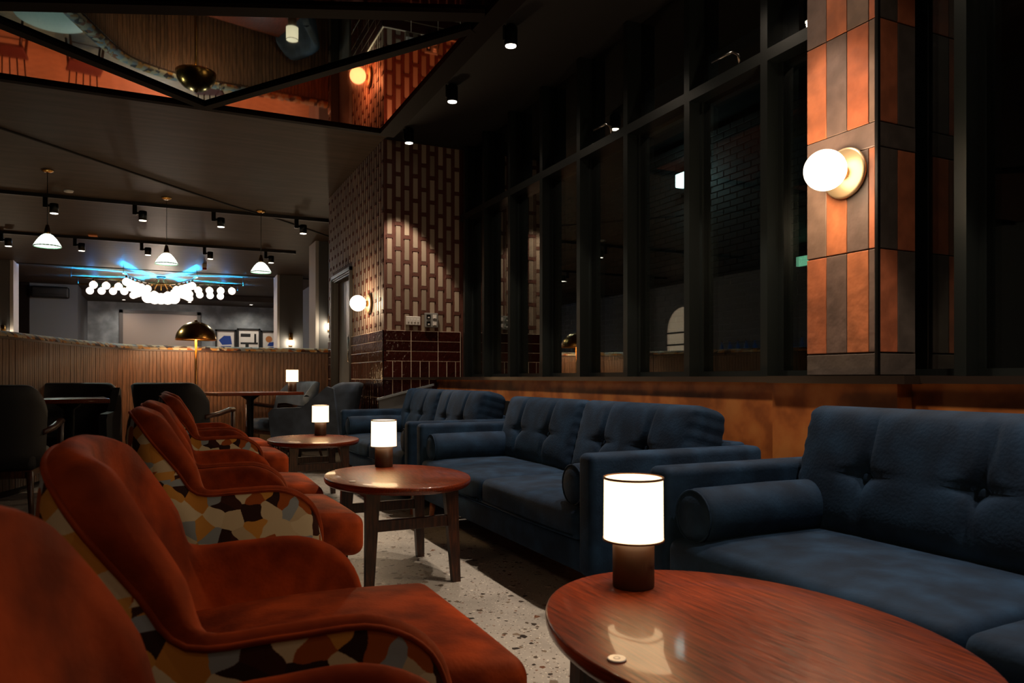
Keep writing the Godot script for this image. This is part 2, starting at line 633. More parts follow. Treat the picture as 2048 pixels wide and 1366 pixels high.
func build_corner_wall() -> void:
	var w := structure_node("wall_corner", "brick clad corner wall with glossy dark red tiled dado", "wall")
	var X := 1.96
	var Z := -7.1
	var st := S()
	box(st, Vector3(2.12, 0, -9.76), Vector3(3.4, 3.3, Z))
	box(st, Vector3(X, 0, -8.46), Vector3(2.12, 3.3, Z))
	box(st, Vector3(X, 2.2, -9.46), Vector3(2.12, 3.3, -8.46))
	box(st, Vector3(X, 0, -9.76), Vector3(2.12, 3.3, -9.46))
	part("masonry", done(st), mats.terracotta_ground, w)
	# pale slips standing on end, half a length staggered, with short header bars between them
	var y0 := 1.416
	var pz := 0.0885
	var py := 0.246
	var sl := rboxm(Vector3.ZERO, Vector3(0.048, 0.204, 0.010), 0.002)
	var bars := S()
	for face in 2:
		var n := 9 if face == 0 else 30
		for i in n:
			var u := 0.055 + i * pz
			for j in range(-1, 9):
				var yc := y0 + (j + 0.5) * py + (py * 0.52 if i % 2 else 0.0) - 0.06
				var lo := maxf(yc - 0.102, y0 + 0.004)
				var hi := minf(yc + 0.102, 3.285)
				var pos := Vector3(X + u, yc, Z) if face == 0 else Vector3(X, yc, Z - u)
				if face == 1 and pos.z < -8.40 and pos.z > -9.52 and lo < 2.27: 
					if hi < 2.30: continue
					lo = 2.28
				if face == 1 and pos.z < -9.74: continue
				var f := (hi - lo) / 0.204
				if f > 0.08:
					var tr := Transform3D(Basis().scaled(Vector3(1, f, 1)), Vector3(pos.x, (lo + hi) / 2, pos.z))
					if face == 1: tr.basis = Basis(Vector3.UP, -PI / 2) * Basis().scaled(Vector3(0.80, f, 0.6))
					part("brick", sl, mats["slip%d" % (rng.randi() % 3)], w, tr)
				var yb := yc + py / 2
				if yb > y0 + 0.03 and yb < 3.27 and not (face == 1 and pos.z < -8.40 and pos.z > -9.52 and yb < 2.30):
					if face == 0: rbox(bars, Vector3(pos.x, yb, Z), Vector3(0.068, 0.034, 0.014), 0.002, 1)
					else: rbox(bars, Vector3(X, yb, pos.z), Vector3(0.014, 0.034, 0.068), 0.002, 1)
	var bn := part("header_bar", done(bars), mats.terracotta_ground, w)
	bn.set_meta("kind", "stuff")
	# glazed dado tiles
	st = S()
	box(st, Vector3(X - 0.013, 0.0, -8.46), Vector3(X + 0.02, y0, Z + 0.013))
	box(st, Vector3(X - 0.013, 0.0, -9.76), Vector3(X + 0.02, y0, -9.46))
	box(st, Vector3(X - 0.013, 0.0, Z - 0.02), Vector3(2.76, y0, Z + 0.013))
	part("grout", done(st), mats.grout, w)
	var rows := [[1.412, 1.314, 0.283], [1.31, 1.213, 0.283], [1.209, 1.115, 0.283], [1.111, 0.935, 0.0943], [0.928, 0.752, 0.0943], [0.748, 0.572, 0.0943]]
	for r in rows:
		for face in 2:
			var u := 0.002 if face == 0 else -0.008
			if face == 0: u = -0.008
			var end := 0.795 if face == 0 else 2.655
			while u < end - 0.01:
				var wd := minf(r[2] - 0.005, end - u)
				var a := u
				var b := u + wd
				u += r[2]
				if face == 1:
					if a > 1.36 and b < 2.36: continue
					if a < 1.36 and b > 1.36: b = 1.355
					if a < 2.36 and b > 2.36: a = 2.365
				if b - a < 0.015: continue
				var m: Material = mats["glaze%d" % (rng.randi() % 3)]
				var jt := rng.randf_range(0.0, 0.002)
				if face == 0: part("tile", rboxm(Vector3(X + (a + b) / 2, (r[0] + r[1]) / 2, Z + 0.008 + jt), Vector3(b - a, r[0] - r[1], 0.012), 0.0025), m, w)
				else: part("tile", rboxm(Vector3(X - 0.008 - jt, (r[0] + r[1]) / 2, Z - (a + b) / 2), Vector3(0.012, r[0] - r[1], b - a), 0.0025), m, w)
	part("ledge", boxm(Vector3(X - 0.03, 0.929, Z), Vector3(2.5, 0.953, Z + 0.05)), mats.ledge, w)
	# the door in its left face
	var d := structure_node("door_1", "dark door with a moulded frame and long pull handle in the brick corner wall", "door")
	st = S()
	for k in 3:
		var o := 0.02 * k
		var dx := 0.035 - 0.012 * k
		box(st, Vector3(X - dx, 0, -8.46 - 0.02 - o + 0.04), Vector3(X + 0.05, 2.2 + 0.02 - o, -8.46 - o))
		box(st, Vector3(X - dx, 0, -9.46 + o), Vector3(X + 0.05, 2.2 + 0.02 - o, -9.46 + 0.02 + o - 0.04))
		box(st, Vector3(X - dx, 2.2 - o - 0.02, -9.48 + o), Vector3(X + 0.05, 2.2 - o + 0.04 - 0.02, -8.44 - o))
	part("frame", done(st), M(C("2b2724"), 0.45), d)
	part("leaf", boxm(Vector3(X + 0.06, 0.01, -9.45), Vector3(X + 0.11, 2.19, -8.47)), M(C("5a5552"), 0.4), d)
	st = S()
	tube(st, [Vector3(X + 0.06, 1.44, -8.62), Vector3(X + 0.0, 1.44, -8.62), Vector3(X - 0.005, 1.42, -8.62), Vector3(X - 0.005, 1.14, -8.62), Vector3(X, 1.12, -8.62), Vector3(X + 0.06, 1.12, -8.62)], 0.011, 8)
	part("pull_handle", done(st), mats.chrome, d)
	# sloped capped panel between the last sofa and the corner
	var p := thing("sloped_panel", "dark grey panel with a sloping pale cap beside the farthest sofa and corner tiles", "panel")
	st = S()
	prism(st, [Vector2(1.9, 0), Vector2(2.44, 0), Vector2(2.44, 0.865), Vector2(1.9, 0.735)], -7.075, -7.05)
	part("board", done(st), mats.grey_wall, p)
	st = S()
	prism(st, [Vector2(1.88, 0.728), Vector2(2.455, 0.868), Vector2(2.455, 0.888), Vector2(1.88, 0.748)], -7.078, -7.035)
	part("cap", done(st), M(C("7d858c"), 0.5), p)
	# switch plates on the brick
	var s := thing("socket_plate", "white four gang switch plate on the brick wall above the dark tiles", "switch", Vector3(2.25, 1.515, Z + 0.022))
	part("plate", rboxm(Vector3.ZERO, Vector3(0.15, 0.088, 0.016), 0.005), mats.white_plastic, s)
	for i in 4: part("rocker", rboxm(Vector3(-0.05 + i * 0.033, 0, 0.009), Vector3(0.018, 0.03, 0.008), 0.002), mats.white_plastic, s)
	s = thing("switch_box", "square grey control box with four switches on the brick wall", "switch", Vector3(2.438, 1.525, Z + 0.026))
	part("plate", rboxm(Vector3.ZERO, Vector3(0.14, 0.145, 0.026), 0.006), mats.grey_plastic, s)
	for i in 2:
		for j in 2:
			part("switch", rboxm(Vector3(-0.032 + i * 0.064, -0.034 + j * 0.068, 0.014), Vector3(0.042, 0.042, 0.01), 0.003), mats.metal_black if i == 0 else mats.white_plastic, s)
			part("knob", rboxm(Vector3(-0.032 + i * 0.064, -0.044 + j * 0.068, 0.021), Vector3(0.02, 0.014, 0.012), 0.003), mats.white_plastic, s)

func build_windows() -> void:
	var zs := [-7.08, -6.94, -6.45, -5.87, -5.26, -4.67, -4.06, -3.43, -2.82, -2.2, -1.80, -1.2, -0.6, 0.0, 0.6, 1.2, 1.8, 2.4, 3.0]
	var x0 := 2.75
	for i in zs.size() - 1:
		var a: float = zs[i]
		var b: float = zs[i + 1]
		var w := structure_node("window_%d" % (i + 1), "tall dark framed night window bay, %s from the brick corner" % ["first", "second", "third", "fourth", "fifth", "sixth", "seventh", "eighth", "ninth", "tenth", "eleventh", "twelfth", "thirteenth", "fourteenth", "fifteenth", "sixteenth", "seventeenth", "last"][i], "window")
		part("mullion", boxm(Vector3(x0, 0.95, b - 0.048), Vector3(x0 + 0.14, 3.29, b)), mats.window_frame, w)
		var st := S()
		box(st, Vector3(x0, 2.545, a), Vector3(x0 + 0.14, 2.605, b - 0.048))
		part("transom", done(st), mats.window_frame, w)
		st = S()
		box(st, Vector3(x0 + 0.075, 0.955, a), Vector3(x0 + 0.14, 0.985, b - 0.048))
		box(st, Vector3(x0 + 0.075, 0.985, a), Vector3(x0 + 0.14, 2.545, a + 0.022))
		box(st, Vector3(x0 + 0.075, 0.985, b - 0.070), Vector3(x0 + 0.14, 2.545, b - 0.048))
		part("sash", done(st), mats.window_frame, w)
		part("pane", boxm(Vector3(x0 + 0.108, 0.985, a + 0.022), Vector3(x0 + 0.110, 2.545, b - 0.070)), mats.glass, w)
		part("inner_pane", boxm(Vector3(x0 + 0.088, 0.985, a + 0.022), Vector3(x0 + 0.090, 2.545, b - 0.070)), mats.glass, w)
		part("upper_pane", boxm(Vector3(x0 + 0.108, 2.605, a), Vector3(x0 + 0.110, 3.29, b - 0.048)), mats.glass, w)
		if i in [5, 7, 11, 13]:
			st = S()
			var zc := (a + b) / 2 
			tube(st, [Vector3(x0 + 0.02, 2.60, zc + 0.09), Vector3(x0 + 0.01, 2.66, zc + 0.09), Vector3(x0 - 0.005, 2.685, zc + 0.06), Vector3(x0 - 0.005, 2.69, zc - 0.10)], 0.009, 8)
			part("window_handle", done(st), mats.chrome, w)
	# outside: a dark brick building across the yard, with a lit bulkhead lamp on it
	structure("wall_yard", boxm(Vector3(6.2, -0.2, -26.0), Vector3(6.5, 7.0, 8.0)), mats.outer_brick, "dark brick building across the yard outside the windows", "wall")
	structure("ground", boxm(Vector3(3.6, -0.3, -26.0), Vector3(6.3, -0.1, 8.0)), mats.black, "dark yard outside the windows", "ground")
	var courses := S()
	for j in range(16, 52):
		for i in 30:
			var z := -12.5 + i * 0.232 + (0.116 if j % 2 else 0.0)
			rbox(courses, Vector3(6.19, j * 0.078, z), Vector3(0.03, 0.066, 0.22), 0.004, 1)
	var bw := part("brickwork", done(courses), mats.outer_brick, get_node("wall_yard"))
	bw.set_meta("kind", "stuff")
	var l := thing("bulkhead_lamp", "cool white square bulkhead lamp on the dark brick building outside", "lamp", Vector3(6.16, 3.49, -7.64))
	part("housing", rboxm(Vector3(-0.02, 0, 0), Vector3(0.06, 0.30, 0.36), 0.01), mats.metal_black, l)
	part("lens", rboxm(Vector3(-0.10, 0, 0.02), Vector3(0.12, 0.17, 0.29), 0.012), mats.cool_lamp, l)
	omni(Vector3(-0.10, 0, 0.02), Color(0.85, 1, 1), 0.2, 0.03, 12, l)

func build_column() -> void:
	var c := structure_node("column", "square column clad in terracotta and grey brown tiles with a black corner trim", "column")
	var X := 2.56
	var zf := -2.39
	var zn := -2.035
	part("core", boxm(Vector3(X + 0.012, 0.957, zf), Vector3(2.80, 3.29, zn - 0.012)), mats.grout_dark, c)
	var ys := [[0.96, 1.046], [1.052, 1.462], [1.466, 1.868], [1.872, 1.968], [1.972, 2.38], [2.384, 2.79], [2.794, 3.2]]
	# colours per row: clay 0-2 terracotta, 3-4 grey brown, 5 dark
	var left := [[5], [0, 4, 1, 4], [3, 1, 4, 0], [4], [0, 4, 2, 3], [4, 0, 3, 2], [1, 3, 0, 4]]
	var right := [[5], [2, 5], [5, 2], [5], [2, 5], [5, 2], [2, 5]]
	var zl := [zf, zf + 0.105, zf + 0.210, zf + 0.315, zn - 0.01]
	for r in ys.size():
		var y0: float = ys[r][0]
		var y1: float = ys[r][1]
		var n: int = left[r].size()
		for i in n:
			var a: float = zl[i] if n > 1 else zf
			var b: float = zl[i + 1] if n > 1 else zn - 0.01
			part("tile", rboxm(Vector3(X + 0.007, (y0 + y1) / 2, (a + b) / 2), Vector3(0.014, y1 - y0, b - a - 0.003), 0.0025), mats["clay%d" % left[r][i]], c)
		n = right[r].size()
		for i in n:
			var a: float = X + 0.016 + i * 0.105
			var b: float = minf(a + (0.105 if n > 1 else 0.212), 2.79)
			part("tile", rboxm(Vector3((a + b) / 2, (y0 + y1) / 2, zn - 0.007), Vector3(b - a - 0.003, y1 - y0, 0.014), 0.0025), mats["clay%d" % right[r][i]], c)
	part("corner_trim", rboxm(Vector3(X + 0.006, 2.122, zn - 0.003), Vector3(0.016, 2.33, 0.016), 0.003), mats.metal_black, c)

func build_raft() -> void:
	var r := structure_node("ceiling_raft", "dropped mirrored ceiling raft of copper and grey mirror panels between dark bars", "ceiling")
	var V := Vector2(0.273, -5.74)
	var B := Vector2(1.56, -3.82)
	var X0 := Vector2(-1.0, -4.71)
	var Cr := Vector2(1.56, -3.65)
	var Al := Vector2(-4.0, -2.31)
	var y0 := 2.90
	var polys := [
		["mirror_panel", mats.mirror_grey, [V, B, Cr, X0]],
		["mirror_panel", mats.mirror_copper, [Vector2(-4, -5.74), V, X0, Al]],
		["mirror_panel", mats.mirror_copper, [V, Vector2(1.56, -5.74), B]],
		["mirror_panel", mats.mirror_dark, [X0, Cr, Vector2(1.56, 2.4), Vector2(-4, 2.4), Al]]]
	for p in polys:
		var st := S()
		planprism(st, p[2], y0, y0 + 0.03)
		part(p[0], done(st), p[1], r)
	var bars := [[Al, V, 0.07], [V, B, 0.06], [X0 + Vector2(-0.05, -0.02), Cr, 0.10]]
	for b in bars:
		var d: Vector2 = (b[1] - b[0]).normalized()
		var n: Vector2 = Vector2(-d.y, d.x) * b[2] / 2
		var st := S()
		planprism(st, [b[0] + n, b[1] + n, b[1] - n, b[0] - n], y0 - 0.022, y0 + 0.002)
		part("divider_bar", done(st), mats.trim_brown, r)
	part("edge_trim", boxm(Vector3(-4.05, 2.88, -5.79), Vector3(1.68, 3.04, -5.735)), mats.trim_brown, r)
	part("edge_trim", boxm(Vector3(1.555, 2.88, -5.735), Vector3(1.68, 3.04, 2.4)), mats.trim_brown, r)
	part("backing", boxm(Vector3(-4.05, 2.93, -5.735), Vector3(1.56, 3.02, 2.4)), mats.soffit, r)
	var st2 := S()
	for x in [-3.0, 0.6]:
		for z in [-5.2, 1.5]: tube(st2, [Vector3(x, 3.02, z), Vector3(x, 3.29, z)], 0.02, 6)
	part("hanger_rod", done(st2), mats.metal_black, r).set_meta("kind", "stuff")

func partition_path() -> Array:
	return catmull([Vector3(1.94, 0, -9.72), Vector3(1.2, 0, -9.68), Vector3(0.4, 0, -9.63), Vector3(0.0, 0, -9.53), Vector3(-0.384, 0, -9.24), Vector3(-0.70, 0, -8.5), Vector3(-0.92, 0, -7.83), Vector3(-1.12, 0, -7.05), Vector3(-1.32, 0, -6.72), Vector3(-1.7, 0, -6.55), Vector3(-2.4, 0, -6.5)], 160)

func strip_along(st: SurfaceTool, pts: Array, sec: Array) -> void:   # a closed section of (out, y) carried along a path in plan; out is away from the viewer's side
	flat(st)
	var rows := []
	for s in sec + [sec[0]]:
		var row := []
		for i in pts.size():
			var t: Vector3 = (pts[mini(i + 1, pts.size() - 1)] - pts[maxi(i - 1, 0)]).normalized()
			var n := Vector3(t.z, 0, -t.x)
			row.append(pts[i] + n * s.x + Vector3(0, s.y, 0))
		rows.append(row)
	for j in rows.size() - 1:
		for i in pts.size() - 1:
			quad(st, rows[j][i + 1], rows[j][i], rows[j + 1][i], rows[j + 1][i + 1])

func build_partition() -> void:
	var fp := S()
	var poly := [Vector2(3.35, -24.2), Vector2(3.35, -9.8), Vector2(1.94, -9.8)]
	for q in partition_path(): poly.append(Vector2(q.x - 0.05, q.z - 0.1))
	poly += [Vector2(-5.9, -6.6), Vector2(-5.9, -24.2)]
	planprism(fp, poly, -0.01, 0.004)
	var wf := M(Color.WHITE, 0.4)
	tri_tex(wf, ntex(noise(FastNoiseLite.TYPE_SIMPLEX_SMOOTH, 0.02, 4, 47), 512, [[0.2, C("7d6247")], [0.8, C("a58763")]]), Vector3(0.5, 0.5, 4.0), true)
	structure("floor", done(fp), wf, "brown timber floor beyond the slatted partition", "floor")
	var p := thing("slatted_partition", "curved partition of vertical brown wooden slats with a patterned padded top", "partition")
	var path := partition_path()
	var st := S()
	strip_along(st, path, [Vector2(-0.02, 0), Vector2(-0.02, 1.265), Vector2(-0.12, 1.265), Vector2(-0.12, 0)])
	part("backing_panel", done(st), mats.slat_back, p)
	var ev := even(path, 0.0435)
	var sl := rboxm(Vector3.ZERO, Vector3(0.0402, 1.20, 0.02), 0.002)
	for i in ev.size() - 1:
		var a: Vector3 = ev[i]
		var b: Vector3 = ev[i + 1]
		var t := (b - a).normalized()
		var n := Vector3(t.z, 0, -t.x)
		var X := Transform3D(Basis(t, Vector3.UP, t.cross(Vector3.UP)), (a + b) / 2 - n * (-0.012 - rng.randf_range(0, 0.003)) + Vector3(0, 0.655, 0))
		part("slat", sl, mats["slat%d" % (rng.randi() % 3)], p, X)
	st = S()
	strip_along(st, path, [Vector2(0.014, 1.257), Vector2(0.014, 1.275), Vector2(-0.13, 1.275), Vector2(-0.13, 1.257)])
	part("top_rail", done(st), mats.leg_wood, p)
	st = S()
	smooth(st)
	var sec := []
	for k in 13:
		var an := PI * k / 12.0
		sec.append(Vector2(-0.06 + cos(an) * 0.078, 1.276 + sin(an) * 0.05))
	strip_along(st, path, sec)
	part("padded_top", done(st), mats.pattern, p)
	st = S()
	strip_along(st, path, [Vector2(-0.001, 0), Vector2(-0.001, 0.055), Vector2(-0.02, 0.055), Vector2(-0.02, 0)])
	part("kickboard", done(st), mats.slat_back, p)

func art(f: Node3D, poly: Array, m: Material, z := 0.016) -> void:
	var st := S()
	prism(st, poly, z, z + 0.002)
	part("print_shape", done(st), m, f)

func build_far_room() -> void:
	# pillars
	var col := structure_node("column", "grey square pillar with a lit pale side at the left of the far room", "column")
	part("shaft", boxm(Vector3(-3.6, 0, -18.2), Vector3(-2.76, 3.29, -17.6)), mats.grey_wall, col)
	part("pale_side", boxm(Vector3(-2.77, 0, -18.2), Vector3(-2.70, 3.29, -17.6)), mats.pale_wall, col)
	col = structure_node("column", "grey square pillar right of the framed pictures", "column")
	part("shaft", boxm(Vector3(2.40, 0, -18.1), Vector3(2.92, 3.29, -17.5)), mats.grey_wall, col)
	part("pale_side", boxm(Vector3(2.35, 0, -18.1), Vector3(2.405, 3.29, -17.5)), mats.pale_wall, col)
	col = structure_node("column", "tall grey pillar with a pale side beside the brick corner wall", "column")
	part("shaft", boxm(Vector3(2.415, 0, -13.5), Vector3(3.0, 3.29, -12.88)), mats.grey_wall, col)
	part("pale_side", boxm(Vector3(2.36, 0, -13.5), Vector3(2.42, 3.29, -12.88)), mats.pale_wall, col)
	# recessed downlights in the bulkhead wash the far wall
	var dl: Node3D = null
	var dn := ["recessed downlight in the far bulkhead above the left of the wide panel", "recessed downlight in the far bulkhead above the right of the wide panel", "recessed downlight in the far bulkhead above the framed prints"]
	for k in 3:
		var dp := Vector3([-1.0, 0.7, 2.4][k], 3.14, -23.5)
		if dl: dup(dl, dp, 0, dn[k])
		else:
			dl = thing("recessed_downlight", dn[k], "downlight", dp, 0, "recessed downlights washing the far wall")
			var rl := S()
			lathe(rl, [[0.045, -0.004], [0.06, -0.004], [0.06, 0.0], [0.045, 0.0], [0.045, -0.004]], 24)
			part("ring", done(rl), mats.metal_black, dl)
			rl = S()
			lathe(rl, [[0.0, -0.003], [0.044, -0.003], [0.044, 0.0], [0.0, 0.0]], 24)
			part("lens", done(rl), mats.lens, dl)
		spot(dp + Vector3(0, -0.02, 0), Vector3(0, -1, -0.25), Color(1, 0.95, 0.88), 1.5, 70, 0.04, 1.0)
	# air conditioner
	var ac := thing("air_conditioner", "black air conditioner high on the grey projecting wall", "air conditioner", Vector3(-2.52, 3.06, -21.6))
	var st := S()
	rbox(st, Vector3(0, 0, 0.12), Vector3(0.80, 0.28, 0.24), 0.05, 3)
	part("case", done(st), mats.black, ac)
	for i in 3: part("louvre", rboxm(Vector3(0, -0.05 - i * 0.035, 0.238), Vector3(0.72, 0.008, 0.02), 0.002), mats.metal_black, ac)
	# big framed panel on the far wall
	var s := thing("wall_screen", "wide pale brown panel in a dark frame on the far plaster wall", "screen", Vector3(-0.05, 0, -24.3))
	part("panel", boxm(Vector3(-1.0, 0.3, 0.0), Vector3(0.98, 2.83, 0.03)), M(C("8f7e74"), 0.35), s)
	st = S()
	box(st, Vector3(-1.1, 0.25, 0), Vector3(-1.0, 2.92, 0.07))
	box(st, Vector3(0.98, 0.25, 0), Vector3(1.08, 2.92, 0.07))
	box(st, Vector3(-1.1, 2.83, 0), Vector3(1.08, 2.92, 0.07))
	part("frame", done(st), M(C("4a4340"), 0.5), s)
	# three framed prints
	var specs := [[1.74, 2.42, 0.60, "framed print of blue cut shapes on the far wall", 0], [2.41, 2.47, 0.68, "framed print of black blocks and bars between the other two prints", 1], [3.06, 2.42, 0.60, "framed print of an orange disc above blue shapes beside the pillar", 2]]
	for sp in specs:
		var f := thing("framed_print", sp[3], "picture", Vector3(sp[0], 1.95, -24.29), 0, "framed prints on the far wall")
		var w: float = sp[2]
		var h: float = (sp[1] - 1.95) * 2
		st = S()
		for e in [[-w / 2, w / 2, h / 2 - 0.05, h / 2], [-w / 2, w / 2, -h / 2, -h / 2 + 0.05], [-w / 2, -w / 2 + 0.05, -h / 2, h / 2], [w / 2 - 0.05, w / 2, -h / 2, h / 2]]:
			box(st, Vector3(e[0], e[2], 0), Vector3(e[1], e[3], 0.05))
		part("frame", done(st), mats.ink_black, f)
		part("paper", boxm(Vector3(-w / 2 + 0.04, -h / 2 + 0.04, 0), Vector3(w / 2 - 0.04, h / 2 - 0.04, 0.015)), mats.paper, f)
		if sp[4] == 0:
			art(f, [Vector2(-0.2, 0.14), Vector2(-0.05, 0.28), Vector2(0.14, 0.28), Vector2(0.18, 0.02), Vector2(-0.1, 0.0)], mats.ink_blue)
			art(f, [Vector2(-0.14, -0.04), Vector2(0.16, -0.03), Vector2(0.12, -0.16), Vector2(-0.18, -0.14)], mats.ink_blue)
		elif sp[4] == 1:
			art(f, [Vector2(-0.24, 0.36), Vector2(0.05, 0.36), Vector2(0.05, 0.26), Vector2(-0.24, 0.26)], mats.ink_black)
			art(f, [Vector2(0.16, 0.36), Vector2(0.22, 0.36), Vector2(0.22, 0.09), Vector2(0.16, 0.09)], mats.ink_black)
			art(f, [Vector2(-0.24, 0.09), Vector2(0.27, 0.09), Vector2(0.27, 0.03), Vector2(-0.24, 0.03)], mats.ink_black)
			art(f, [Vector2(-0.1, 0.03), Vector2(0.0, 0.03), Vector2(0.0, -0.3), Vector2(-0.1, -0.3)], mats.ink_black)
		else:
			var disc := []
			for k in 20: disc.append(Vector2(-0.05 + cos(TAU * k / 20) * 0.1, 0.2 + sin(TAU * k / 20) * 0.1))
			art(f, disc, mats.ink_orange)
			art(f, [Vector2(-0.04, 0.1), Vector2(0.1, 0.12), Vector2(0.12, 0.0), Vector2(0.0, -0.02), Vector2(-0.1, 0.0)], mats.ink_blue, 0.019)
			art(f, [Vector2(-0.06, -0.05), Vector2(0.1, -0.04), Vector2(0.08, -0.2), Vector2(-0.06, -0.2)], mats.ink_blue)

# ------------------------------------------------------------------ lamps overhead
func build_ceiling_lights() -> void:
	# two black tracks with their spot heads
	var tr := thing("lighting_track", "long black ceiling track nearer the slatted partition", "track")
	part("rail", boxm(Vector3(-4.5, 3.245, -11.10), Vector3(2.42, 3.29, -11.05)), mats.black, tr)
	part("end_cap", boxm(Vector3(2.42, 3.243, -11.102), Vector3(2.45, 3.29, -11.048)), mats.metal_black, tr)
	tr = thing("lighting_track", "long black ceiling track farther off before the bulb chandelier", "track")
	part("rail", boxm(Vector3(-5.0, 3.245, -14.18), Vector3(2.2, 3.29, -14.12)), mats.black, tr)
	part("end_cap", boxm(Vector3(2.2, 3.243, -14.182), Vector3(2.23, 3.29, -14.118)), mats.metal_black, tr)
	var proto: Node3D = null
	var lbl := ["first", "second", "third", "last"]
	for row in 2:
		var xs: Array = [-1.307, -0.29, 0.687, 1.807] if row == 0 else [-2.283, -1.266, -0.279, 0.713, 1.746]
		var z := -11.075 if row == 0 else -14.15
		for i in xs.size():
			var txt := "black track spotlight, %s from the left on the %s track" % [["first", "second", "third", "fourth", "fifth"][i], "nearer" if row == 0 else "farther"]
			if proto == null:
				proto = thing("track_spotlight", txt, "spotlight", Vector3(xs[i], 3.245, z), 0, "spotlights on the two ceiling tracks")
				part("adapter", rboxm(Vector3(-0.05, -0.06, 0), Vector3(0.055, 0.13, 0.05), 0.006), mats.metal_black, proto)
				part("pivot", rboxm(Vector3(-0.01, -0.10, 0), Vector3(0.04, 0.03, 0.03), 0.004), mats.metal_black, proto)
				var st := S()
				lathe(st, [[0.0, -0.19], [0.045, -0.19], [0.052, -0.195], [0.052, -0.075], [0.047, -0.068], [0.0, -0.068]], 20, Vector3(0.045, 0, 0))
				part("head", done(st), mats.metal_black, proto)
				st = S()
				lathe(st, [[0.0, -0.1965], [0.044, -0.1965], [0.044, -0.189], [0.0, -0.189]], 20, Vector3(0.045, 0, 0))
				part("lens", done(st), mats.lens, proto)
			else: dup(proto, Vector3(xs[i], 3.245, z), 0, txt)
			spot(Vector3(xs[i] + 0.045, 3.02, z), Vector3(rng.randf_range(-0.2, 0.2), -1, -0.15), Color(1, 0.9, 0.78), 4.0, 40)
	# row of cylinder downlights over the sofas
	proto = null
	var zs := [-6.70, -5.55, -4.45, -3.35, -2.25, -1.15, 0.0]
	for i in zs.size():
		var txt := "black cylinder downlight above the sofas, %s from the brick corner" % ["first", "second", "third", "fourth", "fifth", "sixth", "last"][i]
		var p := Vector3(2.09, 3.29, zs[i])
		if proto == null:
			proto = thing("cylinder_downlight", txt, "downlight", p, 0, "downlights in a row above the sofas")
			var st := S()
			lathe(st, [[0.0, -0.135], [0.036, -0.135], [0.043, -0.14], [0.045, -0.135], [0.045, -0.02], [0.03, 0.0], [0.0, 0.0]], 24)
			part("body", done(st), mats.metal_black, proto)
			st = S()
			lathe(st, [[0.0, -0.1405], [0.036, -0.1405], [0.036, -0.134], [0.0, -0.134]], 24)
			part("lens", done(st), mats.lens, proto)
			part("wall_clip", rboxm(Vector3(-0.05, -0.06, 0), Vector3(0.012, 0.1, 0.02), 0.003), mats.metal_black, proto)
		else: dup(proto, p, 0, txt)
		if i > 0: spot(p + Vector3(0, -0.16, 0), Vector3.DOWN, Color(1, 0.9, 0.79), 0.55, 72, 0.03, 1.0)
		spot(p + Vector3(0, -0.16, 0), Vector3(0.0, -1, -0.02), Color(1, 0.9, 0.79), 3.2, 31, 0.03, 0.15)
	# two more of the same downlights under the raft, over the near chairs (above the frame)
	var rp := [Vector3(-1.3, 2.90, -0.5), Vector3(0.35, 2.90, 0.9)]
	for i in 2:
		dup(proto, rp[i], 0, ["black cylinder downlight under the mirrored raft over the nearest chairs", "black cylinder downlight under the mirrored raft behind the camera"][i])
		spot(rp[i] + Vector3(0, -0.16, 0), Vector3(0.1 if i else 0.45, -1, -0.30), Color(1, 0.82, 0.66), 0.42, 46, 0.03, 0.8)
	# three ribbed glass pendants
	proto = null
	var pp := [Vector3(-1.178, 3.29, -9.78), Vector3(0.041, 3.29, -10.62), Vector3(1.246, 3.29, -10.91)]
	var pl := ["ribbed white glass pendant lamp at the left above the partition", "ribbed white glass pendant lamp in front of the bulb chandelier", "ribbed white glass pendant lamp nearest the tall grey pillar"]
	for i in 3:
		if proto == null:
			proto = thing("pendant_lamp", pl[i], "pendant lamp", pp[i], 0, "ribbed glass pendants above the partition")
			var st := S()
			lathe(st, [[0.0, -0.028], [0.035, -0.028], [0.062, -0.012], [0.066, 0.0], [0.0, 0.0]], 24)
			part("ceiling_rose", done(st), mats.brass, proto)
			st = S()
			tube(st, [Vector3(0, -0.02, 0), Vector3(0, -0.62, 0)], 0.004, 6)
			part("cord", done(st), mats.black, proto)
			st = S()
			lathe(st, [[0.0, -0.73], [0.03, -0.73], [0.034, -0.70], [0.026, -0.66], [0.016, -0.62], [0.0, -0.615]], 20)
			part("socket", done(st), mats.dark_brass, proto)
			st = S()
			smooth(st)
			var rows := []
			var prof := [[0.138, -0.862], [0.130, -0.845], [0.112, -0.812], [0.086, -0.772], [0.056, -0.738], [0.030, -0.722]]
			for q in prof:
				var row := []
				for k in 72:
					var a := -TAU * k / 72
					var rr: float = q[0] * (1.0 + (0.02 if k % 3 == 0 else -0.012))
					row.append(Vector3(cos(a) * rr, q[1], sin(a) * rr))
				rows.append(row)
			sheet(st, rows, true)
			part("shade", done(st), mats.pendant, proto)
			st = S()
			lathe(st, [[0.134, -0.868], [0.139, -0.866], [0.139, -0.856], [0.134, -0.854], [0.134, -0.868]], 48)
			part("rim", done(st), M(C("7fae93"), 0.3), proto)
		else: dup(proto, pp[i], 0, pl[i])
		spot(pp[i] + Vector3(0, -0.875, 0), Vector3.DOWN, Color(0.95, 1, 0.93), 1.2, 78, 0.08, 0.5)
	# small ceiling fittings
	var c := thing("smoke_detector", "white round disc on the ceiling between the pendants and the track", "detector", Vector3(-1.069, 3.29, -10.742))
	var st := S()
	lathe(st, [[0.0, -0.02], [0.05, -0.02], [0.058, 0.0], [0.0, 0.0]], 20)
	part("disc", done(st), mats.white_plastic, c)
	c = thing("ceiling_vent", "small pale rectangular plate on the ceiling beside the farther track", "vent", Vector3(-1.04, 3.29, -13.9))
